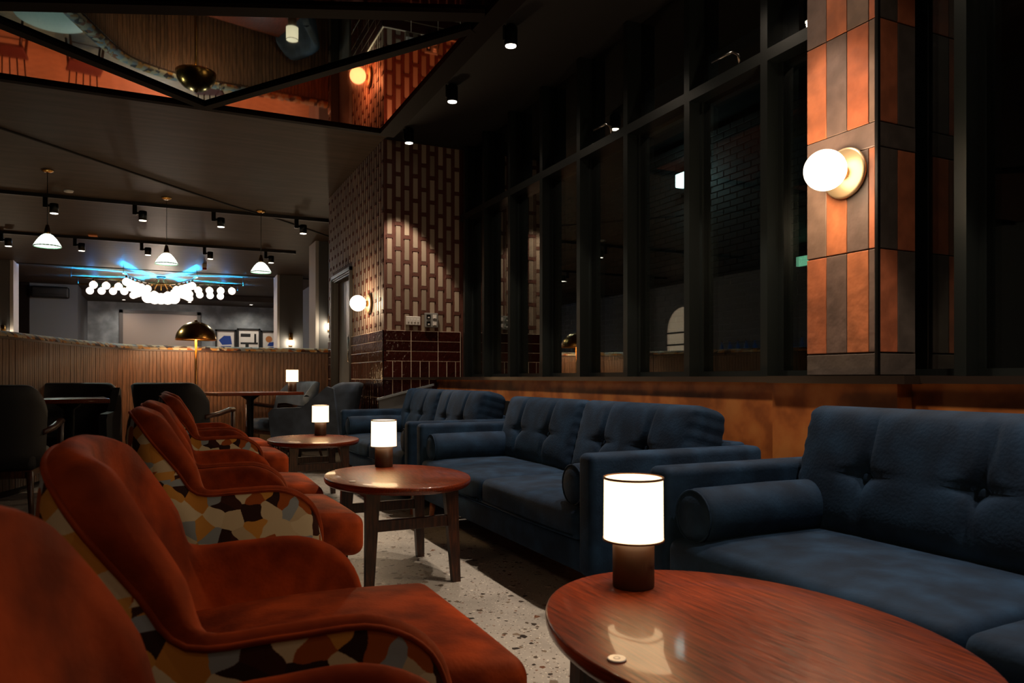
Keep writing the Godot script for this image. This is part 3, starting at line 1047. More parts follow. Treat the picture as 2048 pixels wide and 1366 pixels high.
	part("plate", rboxm(Vector3(0, -0.012, 0), Vector3(0.13, 0.024, 0.16), 0.004), mats.ink_orange, c)
	c = thing("alarm_sounder", "small red fire alarm sounder hanging from the ceiling by the chandelier", "alarm", Vector3(0.774, 3.29, -16.5))
	part("base", rboxm(Vector3(0, -0.04, 0), Vector3(0.085, 0.08, 0.085), 0.006), mats.white_plastic, c)
	part("sounder", rboxm(Vector3(0, -0.10, 0), Vector3(0.08, 0.05, 0.08), 0.008), mats.red_plastic, c)

func build_chandelier() -> void:
	var c := thing("bulb_chandelier", "wide chandelier of glowing round bulbs on four curved arms with blue uplight", "chandelier", Vector3(-0.04, 3.29, -19.0))
	var st := S()
	lathe(st, [[0.0, -0.06], [0.07, -0.06], [0.1, -0.03], [0.1, 0.0], [0.0, 0.0]], 24)
	part("ceiling_rose", done(st), mats.metal_black, c)
	var bulb := S()
	lathe(bulb, [[0.0, -0.215], [0.03, -0.209], [0.058, -0.19], [0.076, -0.162], [0.082, -0.13], [0.074, -0.095], [0.052, -0.068], [0.03, -0.055], [0.02, -0.045], [0.0, -0.045]], 20)
	var bm := done(bulb)
	var cap := S()
	lathe(cap, [[0.0, -0.052], [0.024, -0.052], [0.024, -0.008], [0.012, 0.0], [0.0, 0.0]], 12)
	var cm := done(cap)
	var count := 0
	for k in 4:
		var rot := Basis(Vector3.UP, k * PI / 2)
		var pts := []
		for i in 33:
			var t := -1.0 + i / 16.0
			# a C-shaped arc that opens outward: its middle near the centre, its ends far out
			var p := rot * Vector3(0.70 * sign(t) * pow(absf(t), 0.8), -0.20, 0.18 + 1.55 * t * t)
			pts.append(p)
		st = S()
		strip_along(st, pts, [Vector2(-0.016, 0), Vector2(0.016, 0), Vector2(0.016, 0.034), Vector2(0.012, 0.034), Vector2(0.012, 0.006), Vector2(-0.012, 0.006), Vector2(-0.012, 0.034), Vector2(-0.016, 0.034)])
		part("arm", done(st), mats.dark_brass, c)
		st = S()
		strip_along(st, pts, [Vector2(-0.009, 0.007), Vector2(0.009, 0.007), Vector2(0.009, 0.012), Vector2(-0.009, 0.012)])
		part("light_strip", done(st), mats.blue_strip, c)
		for e in [0, 32]:
			st = S()
			tube(st, [pts[e], Vector3(pts[e].x, 0, pts[e].z)], 0.005, 6)
			part("hanger", done(st), mats.metal_black, c)
			omni(c.position + pts[e] * Vector3(0.8, 1, 0.8) + Vector3(0, 0.06, 0), Color(0.1, 0.62, 1.0), 0.06, 0.02)
		var ev := even(pts, 0.245)
		for i in range(1, ev.size() - 1):
			if Vector2(ev[i].x, ev[i].z).length() < 0.36: continue
			var b := part("bulb", bm, mats.bulb, c, Transform3D(Basis(), ev[i]))
			part("bulb_cap", cm, mats.dark_brass, b)
			count += 1
			if i == 3: omni(c.position + ev[i] + Vector3(0, -0.13, 0), Color(1, 0.9, 0.8), 0.5, 0.08)
	# the middle cluster on straight rods
	var big := Transform3D(Basis().scaled(Vector3(1.5, 1.5, 1.5)), Vector3.ZERO)
	for k in 7:
		var r := 0.0 if k == 0 else 0.28
		var a := TAU * k / 6.0
		var p := Vector3(cos(a) * r, -0.30 if k else -0.32, sin(a) * r)
		st = S()
		tube(st, [Vector3(p.x * 0.2, -0.03, p.z * 0.2), p], 0.008, 6)
		part("rod", done(st), mats.dark_brass, c)
		part("bulb", bm, mats.bulb, c, Transform3D(big.basis, p))
	omni(c.position + Vector3(0, -0.53, 0), Color(1, 0.9, 0.8), 6.0, 0.1)

# ------------------------------------------------------------------ lounge furniture
func make_sofa(label: String, zc: float, L: float, ch: float) -> void:
	var s := thing("sofa", label, "sofa", Vector3(1.94, 0, zc), 0, "navy velvet sofas along the window wall")
	var hl := L / 2.0
	var blue: Material = mats.blue
	var st := S()
	rbox(st, Vector3(0.0, 0.225, 0), Vector3(0.84, 0.13, L - 0.2), 0.012, 2)
	part("base", done(st), blue, s)
	st = S()
	rbox(st, Vector3(0.375, 0.41, 0), Vector3(0.12, 0.5, L - 0.2), 0.02, 2)
	part("back_frame", done(st), blue, s)
	for e in [-1.0, 1.0]:
		st = S()
		rbox(st, Vector3(0.0, 0.405, e * (hl - 0.055)), Vector3(0.88, 0.49, 0.11), 0.03, 3, Vector3i(3, 3, 1))
		part("arm", done(st), blue, s)
		st = S()
		var cw := (L - 0.22) / 2.0
		var puff := func(p: Vector3) -> Vector3:
			var q := p
			if p.y > 0.0: q.y += 0.022 * (1.0 - pow(absf(p.x) / 0.36, 4.0)) * (1.0 - pow(absf(p.z) / (cw / 2 + 0.02), 6.0))
			if p.x < -0.2: q.x -= 0.015 * (1.0 - pow(absf(p.z) / (cw / 2 + 0.02), 4.0))
			return q
		rbox(st, Vector3(-0.09, 0.355, e * cw / 2), Vector3(0.70, 0.13, cw - 0.006), 0.035, 3, Vector3i(8, 1, 10), puff)
		var seat := part("seat_cushion", done(st), blue, s)
		st = S()
		tube(st, [Vector3(-0.447, 0.308, e * cw / 2 - cw / 2 + 0.03), Vector3(-0.457, 0.306, e * cw / 2), Vector3(-0.447, 0.308, e * cw / 2 + cw / 2 - 0.03)], 0.005, 6)
		part("piping", done(st), blue, seat)
		# bolster roll lying along the arm
		st = S()
		var X := Transform3D(Basis(Vector3.FORWARD, -PI / 2), Vector3(-0.075, 0.505, e * (hl - 0.205)))
		T = X
		lathe(st, [[0.0, -0.345], [0.06, -0.342], [0.08, -0.33], [0.089, -0.31], [0.092, 0.0], [0.089, 0.31], [0.08, 0.33], [0.06, 0.342], [0.0, 0.345]], 28)
		T = Transform3D()
		var bo := part("bolster", done(st), blue, s)
		st = S()
		var ring := []
		for k in 25: ring.append(Vector3(-0.075 - 0.331, 0.505 + cos(TAU * k / 24) * 0.083, e * (hl - 0.205) + sin(TAU * k / 24) * 0.083))
		tube(st, ring, 0.004, 5, false)
		part("piping", done(st), blue, bo)
		# tufted back cushion
		var bw := (L - 0.24) / 2.0
		var h := ch
		var sc: float = bw * 0.19
		var yr := -0.02
		var tuft := func(p: Vector3) -> Vector3:
			var q := p
			if p.x < 0.0:
				var k := clampf((-p.x - 0.02) / 0.05, 0.0, 1.0)
				var by := clampf(1.0 - pow(absf(p.y) / (h / 2), 4.0), 0.0, 1.0)
				var bz := clampf(1.0 - pow(absf(p.z) / (bw / 2), 6.0), 0.0, 1.0)
				var d := 0.036 * by * bz
				for zc2 in [-sc, sc]:
					var wob: float = zc2 + 0.012 * sin(p.y * 14.0) + (0.03 * p.y * signf(zc2))
					d -= 0.019 * exp(-pow((p.z - wob) / 0.012, 2.0)) * by
					d -= 0.022 * exp(-(pow(p.z - zc2, 2.0) + pow(p.y - yr, 2.0)) / 0.0014)
					d -= 0.008 * exp(-pow((p.y - yr) / 0.010, 2.0)) * exp(-pow((absf(p.z) - sc) / 0.10, 2.0))
				if absf(p.z) < sc: d += 0.0022 * sin(p.z * 190.0 + 2.0 * sin(p.y * 9.0)) * clampf(absf(p.y) / h * 1.6 - 0.1, 0.0, 1.0) * by
				q.x -= d * k
			else:
				q.x += 0.02 * clampf(1.0 - pow(absf(p.y) / (h / 2), 4.0), 0.0, 1.0)
			# gathers at the cushion ends
			if absf(p.z) > bw / 2 - 0.04: q.z += 0.003 * sin(p.y * 110.0) * signf(p.z)
			return q
		var tilt := Transform3D(Basis(Vector3.FORWARD, 0.26), Vector3(0.215, 0.40 + h / 2, e * bw / 2))
		T = tilt
		st = S()
		rbox(st, Vector3.ZERO, Vector3(0.17, h, bw - 0.004), 0.045, 3, Vector3i(1, 22, 60), tuft)
		var cu := part("back_cushion", done(st), blue, s)
		for zc2 in [-sc, sc]:
			st = S()
			rbox(st, Vector3(-0.085, yr, zc2), Vector3(0.02, 0.032, 0.032), 0.0095, 3)
			part("button", done(st), blue, cu)
		T = Transform3D()
	for x in [-0.36, 0.36]:
		for z in [-hl + 0.12, hl - 0.12]:
			st = S()
			var o := Vector3(signf(x) * 0.02, 0, 0)
			tube(st, [Vector3(x, 0, z) + o, Vector3(x, 0.165, z)], [0.013, 0.022], 12)
			part("leg", done(st), mats.warm_wood, s)

func build_sofas() -> void:
	make_sofa("navy blue velvet sofa nearest the camera behind the front oval table", -1.0, 2.2, 0.445)
	make_sofa("navy blue velvet two seat sofa beside the middle oval table", -3.56, 2.2, 0.42)
	make_sofa("navy blue velvet sofa farthest off beside the brick corner", -5.90, 2.16, 0.445)

func build_tables() -> void:
	var spots := [[0.985, -1.075], [1.03, -3.50], [1.055, -5.85]]
	var tl := ["oval brown wood lounge table in front with a round white disc on it", "oval brown wood lounge table in the middle of the row of three", "oval brown wood lounge table farthest along the row of orange chairs"]
	var t := thing("lounge_table", tl[0], "table", Vector3(spots[0][0], 0, spots[0][1]), 0, "oval lounge tables between sofas and chairs")
	var st := S()
	smooth(st)
	var prof := [[0.90, 0.437], [0.965, 0.441], [0.992, 0.449], [1.0, 0.459], [1.0, 0.470], [0.994, 0.4745], [0.985, 0.4755], [0.6, 0.4755], [0.0, 0.4755]]
	prof.push_front([0.0, 0.437])
	var rows := []
	for p in prof:
		var row := []
		for i in 72:
			var a := -TAU * i / 72
			row.append(Vector3(cos(a) * 0.34 * p[0], p[1], sin(a) * 0.46 * p[0]))
		rows.append(row)
	sheet(st, rows, true)
	part("tabletop", done(st), mats.table_wood, t)
	for x in [-1.0, 1.0]:
		for z in [-1.0, 1.0]:
			st = S()
			smooth(st)
			var lr := []
			for q in [[0.0, 0.019, 0.017, 0.0], [0.25, 0.026, 0.019, -0.012], [0.38, 0.030, 0.021, -0.018], [0.437, 0.034, 0.022, -0.02]]:
				var cx: float = x * (0.205 + q[3])
				var cz: float = z * (0.265 + q[3])
				lr.append([Vector3(cx - q[1], q[0], cz + q[2]), Vector3(cx + q[1], q[0], cz + q[2]), Vector3(cx + q[1], q[0], cz - q[2]), Vector3(cx - q[1], q[0], cz - q[2])])
			flat(st)
			sheet(st, lr, true)
			quad(st, lr[0][3], lr[0][2], lr[0][1], lr[0][0])
			part("leg", done(st), mats.leg_wood, t)
	for z in [-1.0, 1.0]:
		part("stretcher", rboxm(Vector3(0, 0.285, z * 0.252), Vector3(0.36, 0.05, 0.024), 0.003), mats.leg_wood, t)
	for x in [-1.0, 1.0]:
		# arched apron along the length
		st = S()
		var poly := [Vector2(-0.24, 0.437), Vector2(-0.24, 0.36)]
		for k in 9:
			var a := PI / 2 * k / 8.0
			poly.append(Vector2(-0.16 - 0.065 * cos(a), 0.36 + 0.04 * sin(a)))
		for k in 9:
			var a := PI / 2 * (8 - k) / 8.0
			poly.append(Vector2(0.16 + 0.065 * cos(a), 0.36 + 0.04 * sin(a)))
		poly.append(Vector2(0.24, 0.36))
		poly.append(Vector2(0.24, 0.437))
		prism(st, poly, -0.011, 0.011, Transform3D(Basis(Vector3.UP, PI / 2), Vector3(x * 0.186, 0, 0)))
		part("apron", done(st), mats.leg_wood, t)
	for i in [1, 2]: dup(t, Vector3(spots[i][0], 0, spots[i][1]), 0, tl[i])
	# disc let into the front table
	var d := thing("table_disc", "round white disc lying flat on the front oval table", "disc", Vector3(0.69, 0.4755, -1.05))
	st = S()
	lathe(st, [[0.0, 0.0], [0.016, 0.0], [0.0165, 0.002], [0.015, 0.0035], [0.0135, 0.0032], [0.0, 0.0032]], 32)
	part("disc", done(st), mats.white_plastic, d)
	st = S()
	lathe(st, [[0.004, 0.0032], [0.0055, 0.0038], [0.006, 0.0032]], 20)
	part("raised_ring", done(st), mats.grey_plastic, d)
	# another small pale disc on the second table
	var d2 := thing("table_disc", "small pale disc near the left edge of the middle oval table", "disc", Vector3(0.78, 0.4755, -3.36))
	st = S()
	lathe(st, [[0.0, 0.0], [0.016, 0.0], [0.0165, 0.002], [0.015, 0.0035], [0.0, 0.0032]], 24)
	part("disc", done(st), mats.paper, d2)
	# table lamps
	var ll := ["small glowing table lamp with brown ribbed base on the front oval table", "small glowing table lamp on the middle oval table", "small glowing table lamp on the farthest oval table", "small glowing table lamp on the dining table by the slatted partition"]
	var lp := [Vector3(0.968, 0.4755, -1.405), Vector3(1.065, 0.4755, -3.86), Vector3(1.17, 0.4755, -6.17), Vector3(1.32, 0.792, -8.62)]
	var lamp := thing("table_lamp", ll[0], "lamp", lp[0], 0, "small glowing table lamps")
	st = S()
	smooth(st)
	var br := []
	for q in [[0.0, 0.0], [0.046, 0.0], [0.047, 0.003], [0.047, 0.104], [0.044, 0.106], [0.0, 0.106]]:
		var row := []
		for k in 96:
			var a := -TAU * k / 96
			var rr: float = maxf(0.0, q[0] - (0.0016 if k % 2 and q[0] > 0.01 else 0.0))
			row.append(Vector3(cos(a) * rr, q[1], sin(a) * rr))
		br.append(row)
	sheet(st, br, true)
	part("base", done(st), mats.lamp_base, lamp)
	st = S()
	lathe(st, [[0.02, 0.106], [0.0675, 0.107], [0.0665, 0.245], [0.062, 0.247], [0.0, 0.243]], 48)
	part("shade", done(st), mats.shade, lamp)
	st = S()
	lathe(st, [[0.0655, 0.244], [0.0685, 0.244], [0.0685, 0.249], [0.0655, 0.249], [0.0655, 0.244]], 48)
	part("rim", done(st), mats.shade_trim, lamp)
	st = S()
	lathe(st, [[0.066, 0.1055], [0.0695, 0.1055], [0.0695, 0.1095], [0.066, 0.1095], [0.066, 0.1055]], 48)
	part("rim", done(st), mats.shade_trim, lamp)
	for i in 4:
		if i: dup(lamp, lp[i], 0, ll[i])
		omni(lp[i] + Vector3(0, 0.18, 0), Color(1, 0.78, 0.52), 0.10, 0.04, 5.0)

func make_chair(label: String, pos: Vector3, turn: float) -> Node3D:
	var c := thing("armchair", label, "armchair", pos, turn, "orange velvet armchairs facing the sofas")
	var rim := [Vector3(0.515, 0.29, 0.325), Vector3(0.515, 0.40, 0.335), Vector3(0.475, 0.495, 0.342), Vector3(0.38, 0.548, 0.345), Vector3(0.24, 0.551, 0.345), Vector3(0.105, 0.556, 0.340), Vector3(0.04, 0.640, 0.333), Vector3(-0.028, 0.728, 0.315), Vector3(-0.070, 0.788, 0.270), Vector3(-0.092, 0.816, 0.17), Vector3(-0.10, 0.824, 0.0)]
	var off := [Vector3(-0.0, 0, -0.034), Vector3(0, 0, -0.034), Vector3(0, 0, -0.034), Vector3(0, 0.0, -0.034), Vector3(0, 0, -0.036), Vector3(0.036, 0.0, -0.034), Vector3(0.064, 0.012, -0.020), Vector3(0.076, 0.020, -0.018), Vector3(0.080, 0.018, -0.024), Vector3(0.066, 0.006, -0.016), Vector3(0.060, 0.002, 0)]
	var base := [Vector3(0.515, 0.27, 0.335), Vector3(0.515, 0.27, 0.335), Vector3(0.475, 0.27, 0.338), Vector3(0.39, 0.27, 0.338), Vector3(0.28, 0.27, 0.338), Vector3(0.16, 0.27, 0.332), Vector3(0.09, 0.27, 0.32), Vector3(0.065, 0.27, 0.295), Vector3(0.045, 0.27, 0.235), Vector3(0.035, 0.27, 0.14), Vector3(0.03, 0.27, 0.0)]
	var inb := [Vector3(0.515, 0.30, 0.30), Vector3(0.515, 0.33, 0.30), Vector3(0.475, 0.36, 0.30), Vector3(0.39, 0.36, 0.30), Vector3(0.30, 0.36, 0.30), Vector3(0.225, 0.36, 0.295), Vector3(0.190, 0.36, 0.278), Vector3(0.160, 0.36, 0.245), Vector3(0.138, 0.36, 0.19), Vector3(0.125, 0.36, 0.10), Vector3(0.12, 0.36, 0.0)]
	var both := func(a: Array) -> Array:
		var o := a.duplicate()
		for i in range(a.size() - 2, -1, -1): o.append(Vector3(a[i].x, a[i].y, -a[i].z))
		var q := catmull(o, 84)
		q.reverse()
		return q
	var inr := []
	for i in rim.size(): inr.append(rim[i] + off[i])
	var R: Array = both.call(rim)
	var I: Array = both.call(inr)
	var B: Array = both.call(base)
	var N: Array = both.call(inb)
	# patterned outside
	var st := S()
	smooth(st)
	var rows := []
	for j in 13:
		var f := j / 12.0
		var row := []
		for i in R.size():
			var p: Vector3 = B[i].lerp(R[i], f)
			var out := Vector3(p.x - 0.25, 0, p.z).normalized()
			var backness: float = clampf((0.10 - R[i].x) / 0.10, 0.0, 1.0)
			row.append(p + out * (0.014 * sin(PI * f) + 0.036 * backness * sin(PI * pow(f, 2.0))))
		rows.append(row)
	var along := [0.0]
	for i in range(1, R.size()): along.append(along[-1] + ((R[i] + B[i]) / 2.0).distance_to((R[i - 1] + B[i - 1]) / 2.0))
	for j in rows.size() - 1:
		for i in R.size() - 1:
			var q := [[i, j], [i + 1, j + 1], [i + 1, j], [i, j], [i, j + 1], [i + 1, j + 1]]
			for e in q:
				st.set_uv(Vector2(along[e[0]], 1.0 - B[e[0]].distance_to(R[e[0]]) * e[1] / 12.0))
				st.add_vertex(rows[e[1]][e[0]])
	part("outer_cover", done(st), mats.pattern_cloth, c)
	# velvet: rolled edge and inside
	st = S()
	smooth(st)
	rows = []
	for j in 7:
		var f := j / 6.0
		var row := []
		for i in R.size():
			var p: Vector3 = R[i].lerp(I[i], f)
			var w: float = R[i].distance_to(I[i])
			var t: Vector3 = (R[mini(i + 1, R.size() - 1)] - R[maxi(i - 1, 0)]).normalized()
			var up: Vector3 = t.cross(I[i] - R[i]).normalized()
			var k: float = clampf(0.016 + 0.06 * (w - 0.03), 0.012, 0.022)
			row.append(p + up * k * sin(PI * f))
		rows.append(row)
	for j in range(1, 11):
		var f := j / 10.0
		var row := []
		for i in R.size():
			var p: Vector3 = I[i].lerp(N[i], f)
			var back: float = clampf((0.30 - N[i].x) / 0.1, 0.0, 1.0)
			p += Vector3(-0.012, 0.0, 0) * sin(PI * pow(f, 0.6)) * back
			p.z *= 1.0 - 0.05 * back * sin(PI * pow(f, 0.45))
			row.append(p)
		rows.append(row)
	sheet(st, rows)
	part("inner_cover", done(st), mats.rust, c)
	# front caps of the arms
	st = S()
	smooth(st)
	tube(st, R, 0.0055, 6)
	part("piping", done(st), mats.rust, c)
	st = S()
	var under := []
	for p in B: under.append(Vector2(p.x, p.z))
	planprism(st, under.slice(1, under.size() - 1), 0.25, 0.275)
	part("underside", done(st), mats.slat_back, c)
	# seat
	st = S()
	var puff := func(p: Vector3) -> Vector3:
		var q := p
		if p.y > 0.0: q.y += 0.03 * (1.0 - pow(absf(p.x) / 0.30, 2.0)) * (1.0 - pow(absf(p.z) / 0.31, 4.0))
		if p.x > 0.2: q.z *= 1.0 + 0.35 * (p.x - 0.2)
		return q
	rbox(st, Vector3(0.395, 0.352, 0), Vector3(0.60, 0.155, 0.59), 0.042, 4, Vector3i(6, 1, 6), puff)
	part("seat_cushion", done(st), mats.rust, c)
	for x in [0.12, 0.56]:
		for z in [-0.25, 0.25]:
			st = S()
			tube(st, [Vector3(x + (0.03 if x > 0.3 else -0.04), 0, z * 1.06), Vector3(x, 0.262, z)], [0.012, 0.02], 10)
			part("leg", done(st), mats.leg_wood, c)
	return c

func build_chairs() -> void:
	var lb := ["orange velvet armchair nearest the camera cut off by the bottom left corner", "orange velvet armchair second from the camera facing the front oval table", "orange velvet armchair third in the row with its patterned side in full view", "orange velvet armchair fourth in the row tucked behind the third", "orange velvet armchair fifth in the row before the last", "orange velvet armchair last in the row before the dark dining chairs"]
	var ps := [Vector3(-0.13, 0, -0.66), Vector3(-0.075, 0, -1.52), Vector3(-0.01, 0, -3.05), Vector3(0.01, 0, -3.89), Vector3(0.08, 0, -5.50), Vector3(0.09, 0, -6.42)]
	var c := make_chair(lb[0], ps[0], 0.0)
	for i in range(1, 6): dup(c, ps[i], [0.0, 0.0, 0.03, -0.02, 0.02, 0.04][i], lb[i])

func make_tub(label: String, pos: Vector3, face: Vector2, m: Material, padded: bool) -> Node3D:
	var c := thing("dining_armchair", label, "armchair", pos, atan2(-face.y, face.x), "dark armchairs round the dining tables")
	# local +x is the way the chair faces
	var n := 40
	var outer := []
	var inner := []
	for i in n + 1:
		var a := lerpf(-1.0, 1.0, i / float(n))
		var z := 0.355 * sin(a * PI / 2 * 0.98)
		var x := -0.30 + 0.22 * pow(absf(a), 3.0)
		var top := 0.885 - 0.16 * pow(maxf(0.0, absf(a) - 0.55) / 0.45, 2.2)
		outer.append([Vector3(x - 0.05 * (1.0 - absf(a) * 0.6), top, z), Vector3(x + 0.05, 0.36, z * 0.93)])
		inner.append([Vector3(x + 0.05 * (1 - absf(a) * 0.3), top, z * 0.86), Vector3(x + 0.13, 0.40, z * 0.80)])
	var st := S()
	smooth(st)
	var rows := []
	for j in 7:
		var row := []
		for i in n + 1: row.append(outer[i][1].lerp(outer[i][0], j / 6.0))
		rows.append(row)
	for j in range(1, 5):
		var row := []
		for i in n + 1: row.append(outer[i][0].lerp(inner[i][0], j / 4.0) + Vector3(0, 0.018 * sin(PI * j / 4.0), 0))
		rows.append(row)
	for j in range(1, 7):
		var row := []
		for i in n + 1: row.append(inner[i][0].lerp(inner[i][1], j / 6.0))
		rows.append(row)
	var last := []
	for i in n + 1: last.append(outer[i][1])
	rows.append(last)
	sheet(st, rows)
	for e in [0, n]:
		var q := [outer[e][1], outer[e][0], inner[e][0], inner[e][1]]
		if e == 0: quad(st, q[0], q[1], q[2], q[3])
		else: quad(st, q[0], q[3], q[2], q[1])
	part("backrest", done(st), m, c)
	st = S()
	rbox(st, Vector3(0.08, 0.40, 0), Vector3(0.58, 0.13, 0.60), 0.045, 3)
	part("seat", done(st), m, c)
	part("seat_rail", rboxm(Vector3(0.06, 0.315, 0), Vector3(0.54, 0.05, 0.56), 0.006), mats.leg_wood, c)
	for z in [-1.0, 1.0]:
		if padded:
			st = S()
			var poly := [Vector2(-0.25, 0.30), Vector2(0.34, 0.30), Vector2(0.37, 0.60), Vector2(0.33, 0.645), Vector2(0.08, 0.655), Vector2(-0.06, 0.78), Vector2(-0.14, 0.86), Vector2(-0.2, 0.84)]
			prism(st, poly, z * 0.345 - 0.03, z * 0.345 + 0.03)
			part("side_panel", done(st), m, c)
		else:
			st = S()
			tube(st, [Vector3(-0.14, 0.585, z * 0.335), Vector3(0.05, 0.605, z * 0.36), Vector3(0.22, 0.635, z * 0.37), Vector3(0.31, 0.635, z * 0.37)], [0.02, 0.024, 0.026, 0.024], 8)
			part("armrest", done(st), mats.leg_wood, c)
		st = S()
		tube(st, [Vector3(0.34, 0, z * 0.35), Vector3(0.30, 0.31 if padded else 0.63, z * 0.345 if padded else z * 0.368)], [0.014, 0.022], 8)
		part("leg", done(st), mats.leg_wood, c)
		st = S()
		tube(st, [Vector3(-0.30, 0, z * 0.30), Vector3(-0.20, 0.33, z * 0.27)], [0.014, 0.022], 8)
		part("leg", done(st), mats.leg_wood, c)
	return c

func pedestal_table(label: String, pos: Vector3, turn: float, lx: float, lz: float) -> void:
	var t := thing("dining_table", label, "table", pos, turn, "dining tables before the partition")
	var st := S()
	rbox(st, Vector3(0, 0.772, 0), Vector3(lx, 0.034, lz), 0.006, 2)
	part("tabletop", done(st), mats.table_wood, t)
	st = S()
	lathe(st, [[0.0, 0.03], [0.045, 0.03], [0.04, 0.06], [0.035, 0.4], [0.04, 0.7], [0.11, 0.75], [0.0, 0.756]], 20)
	part("pedestal", done(st), mats.metal_black, t)
	st = S()
	lathe(st, [[0.0, 0.0], [0.2, 0.0], [0.2, 0.012], [0.05, 0.035], [0.0, 0.035]], 28)
	part("foot", done(st), mats.metal_black, t)

func build_dining() -> void:
	make_tub("black armchair with its back to the camera at the left edge of the frame", Vector3(-1.05, 0, -5.95), Vector2(0.05, -1), mats.dark_leather, false)
	make_tub("dark armchair beyond the left dining table against the curved slats", Vector3(-0.74, 0, -7.40), Vector2(-0.15, 1.0), mats.dark_leather, true)
	make_tub("black armchair with its back to the camera left of the dining lamp", Vector3(0.14, 0, -7.70), Vector2(0.55, -0.83), mats.dark_leather, false).scale = Vector3(1, 1, 1.03)
	make_tub("slate grey armchair lit from above behind the dining lamp", Vector3(1.33, 0, -9.15), Vector2(-0.75, 0.3), mats.slate, false)
	make_tub("dark grey padded armchair side on beside the farthest sofa", Vector3(1.50, 0, -7.78), Vector2(-0.88, -0.48), mats.slate, true).scale = Vector3(1.15, 1, 1.05)
	pedestal_table("small dark wood dining table at the left by the curved slats", Vector3(-0.66, 0, -6.68), 0.12, 0.52, 0.62)
	pedestal_table("dark wood dining table carrying a lamp before the slatted partition", Vector3(0.88, 0, -8.72), 0.25, 0.95, 0.72)
	# low double socket on the partition
	var so := thing("wall_socket", "small brass socket plate low on the slatted partition behind the orange chairs", "socket", Vector3(1.16, 0.17, -9.62))
	part("plate", rboxm(Vector3(0, 0, 0.0), Vector3(0.15, 0.15, 0.014), 0.003), mats.pale_brass, so)
	part("plug", rboxm(Vector3(0.03, -0.02, 0.02), Vector3(0.035, 0.05, 0.03), 0.006), mats.white_plastic, so)
	# brass dome floor lamp
	var f := thing("floor_lamp", "brass floor lamp with a large dome shade before the slatted partition", "lamp", Vector3(0.34, 0, -9.16))
	var st := S()
	lathe(st, [[0.0, 0.0], [0.15, 0.0], [0.15, 0.012], [0.03, 0.022], [0.0, 0.022]], 32)
	part("foot", done(st), mats.dark_brass, f)
	st = S()
	tube(st, [Vector3(0, 0.02, 0), Vector3(0, 1.50, 0)], 0.0125, 12)
	part("pole", done(st), mats.brass, f)
	st = S()
	var prof := []
	for k in 17:
		var a := PI / 2 * k / 16.0
		prof.append([0.218 * cos(a), 1.375 + 0.212 * sin(a)])
	var inside := []
	for k in 17:
		var a := PI / 2 * (16 - k) / 16.0
		inside.append([0.213 * cos(a), 1.375 + 0.206 * sin(a)])
	lathe(st, inside + prof, 48)
	part("dome_shade", done(st), mats.brass, f)
	st = S()
	lathe(st, [[0.0, 1.585], [0.02, 1.586], [0.018, 1.598], [0.008, 1.606], [0.0, 1.607]], 16)
	part("finial", done(st), mats.dark_brass, f)
	st = S()
	lathe(st, [[0.0, 1.395], [0.03, 1.40], [0.045, 1.425], [0.03, 1.455], [0.0, 1.46]], 20)
	part("bulb", done(st), mats.warm_glass, f)
	omni(Vector3(0.34, 1.425, -9.16), Color(1, 0.84, 0.66), 1.0, 0.04)

# ------------------------------------------------------------------ lamps on walls
func globe_sconce(label: String, pos: Vector3, e: float) -> void:   # pos on the wall; the globe stands out towards -x
	var s := thing("globe_sconce", label, "wall lamp", pos, 0, "white globe wall lamps")
	T = Transform3D(Basis(Vector3.FORWARD, -PI / 2), Vector3.ZERO)
	var st := S()
	lathe(st, [[0.0, 0.0], [0.103, 0.0], [0.105, 0.004], [0.103, 0.014], [0.095, 0.017], [0.0, 0.017]], 40)
	part("backplate", done(st), mats.pale_brass, s)
	st = S()
	lathe(st, [[0.0, 0.015], [0.03, 0.015], [0.03, 0.045], [0.0, 0.045]], 20)
	part("neck", done(st), mats.brass, s)
	st = S()
	var prof := []
	for k in 21:
		var a := -PI / 2 + PI * k / 20.0
		prof.append([0.083 * cos(a), 0.118 + 0.083 * sin(a)])
	lathe(st, prof, 36)
	part("globe", done(st), mats.globe, s)
	T = Transform3D()
	omni(pos + Vector3(-0.118, 0, 0), Color(1, 0.86, 0.69), e, 0.08)

func tube_sconce(label: String, pos: Vector3) -> void:
	var s := thing("tube_sconce", label, "wall lamp", pos, 0, "brass tube lamps on the far pillars")
	part("backplate", rboxm(Vector3(0, 0, 0.01), Vector3(0.07, 0.28, 0.02), 0.004), mats.dark_brass, s)
	var st := S()
	lathe(st, [[0.0, 0.0], [0.045, 0.0], [0.045, 0.16], [0.03, 0.17], [0.0, 0.17]], 20, Vector3(0, 0, 0.08))
	part("tube", done(st), mats.brass, s)
	st = S()
	lathe(st, [[0.0, -0.12], [0.05, -0.11], [0.055, -0.05], [0.05, 0.0], [0.0, 0.004]], 20, Vector3(0, 0, 0.08))
	part("glass", done(st), mats.warm_glass, s)
	omni(pos + Vector3(0, -0.06, 0.08), Color(1, 0.9, 0.76), 0.35, 0.05)

func build_wall_lamps() -> void:
	globe_sconce("large white globe wall lamp on a brass plate on the tiled column", Vector3(2.56, 1.795, -2.185), 0.55)
	globe_sconce("white globe wall lamp beside the door on the brick corner wall", Vector3(1.945, 1.72, -7.62), 0.5)
	tube_sconce("brass tube wall lamp on the pillar right of the pictures", Vector3(2.64, 1.80, -17.5))
	tube_sconce("brass tube wall lamp on the tall pillar next to the brick corner", Vector3(2.60, 1.88, -12.88))
	tube_sconce("brass tube wall lamp on the left grey pillar just above the partition", Vector3(-2.86, 1.82, -17.6))

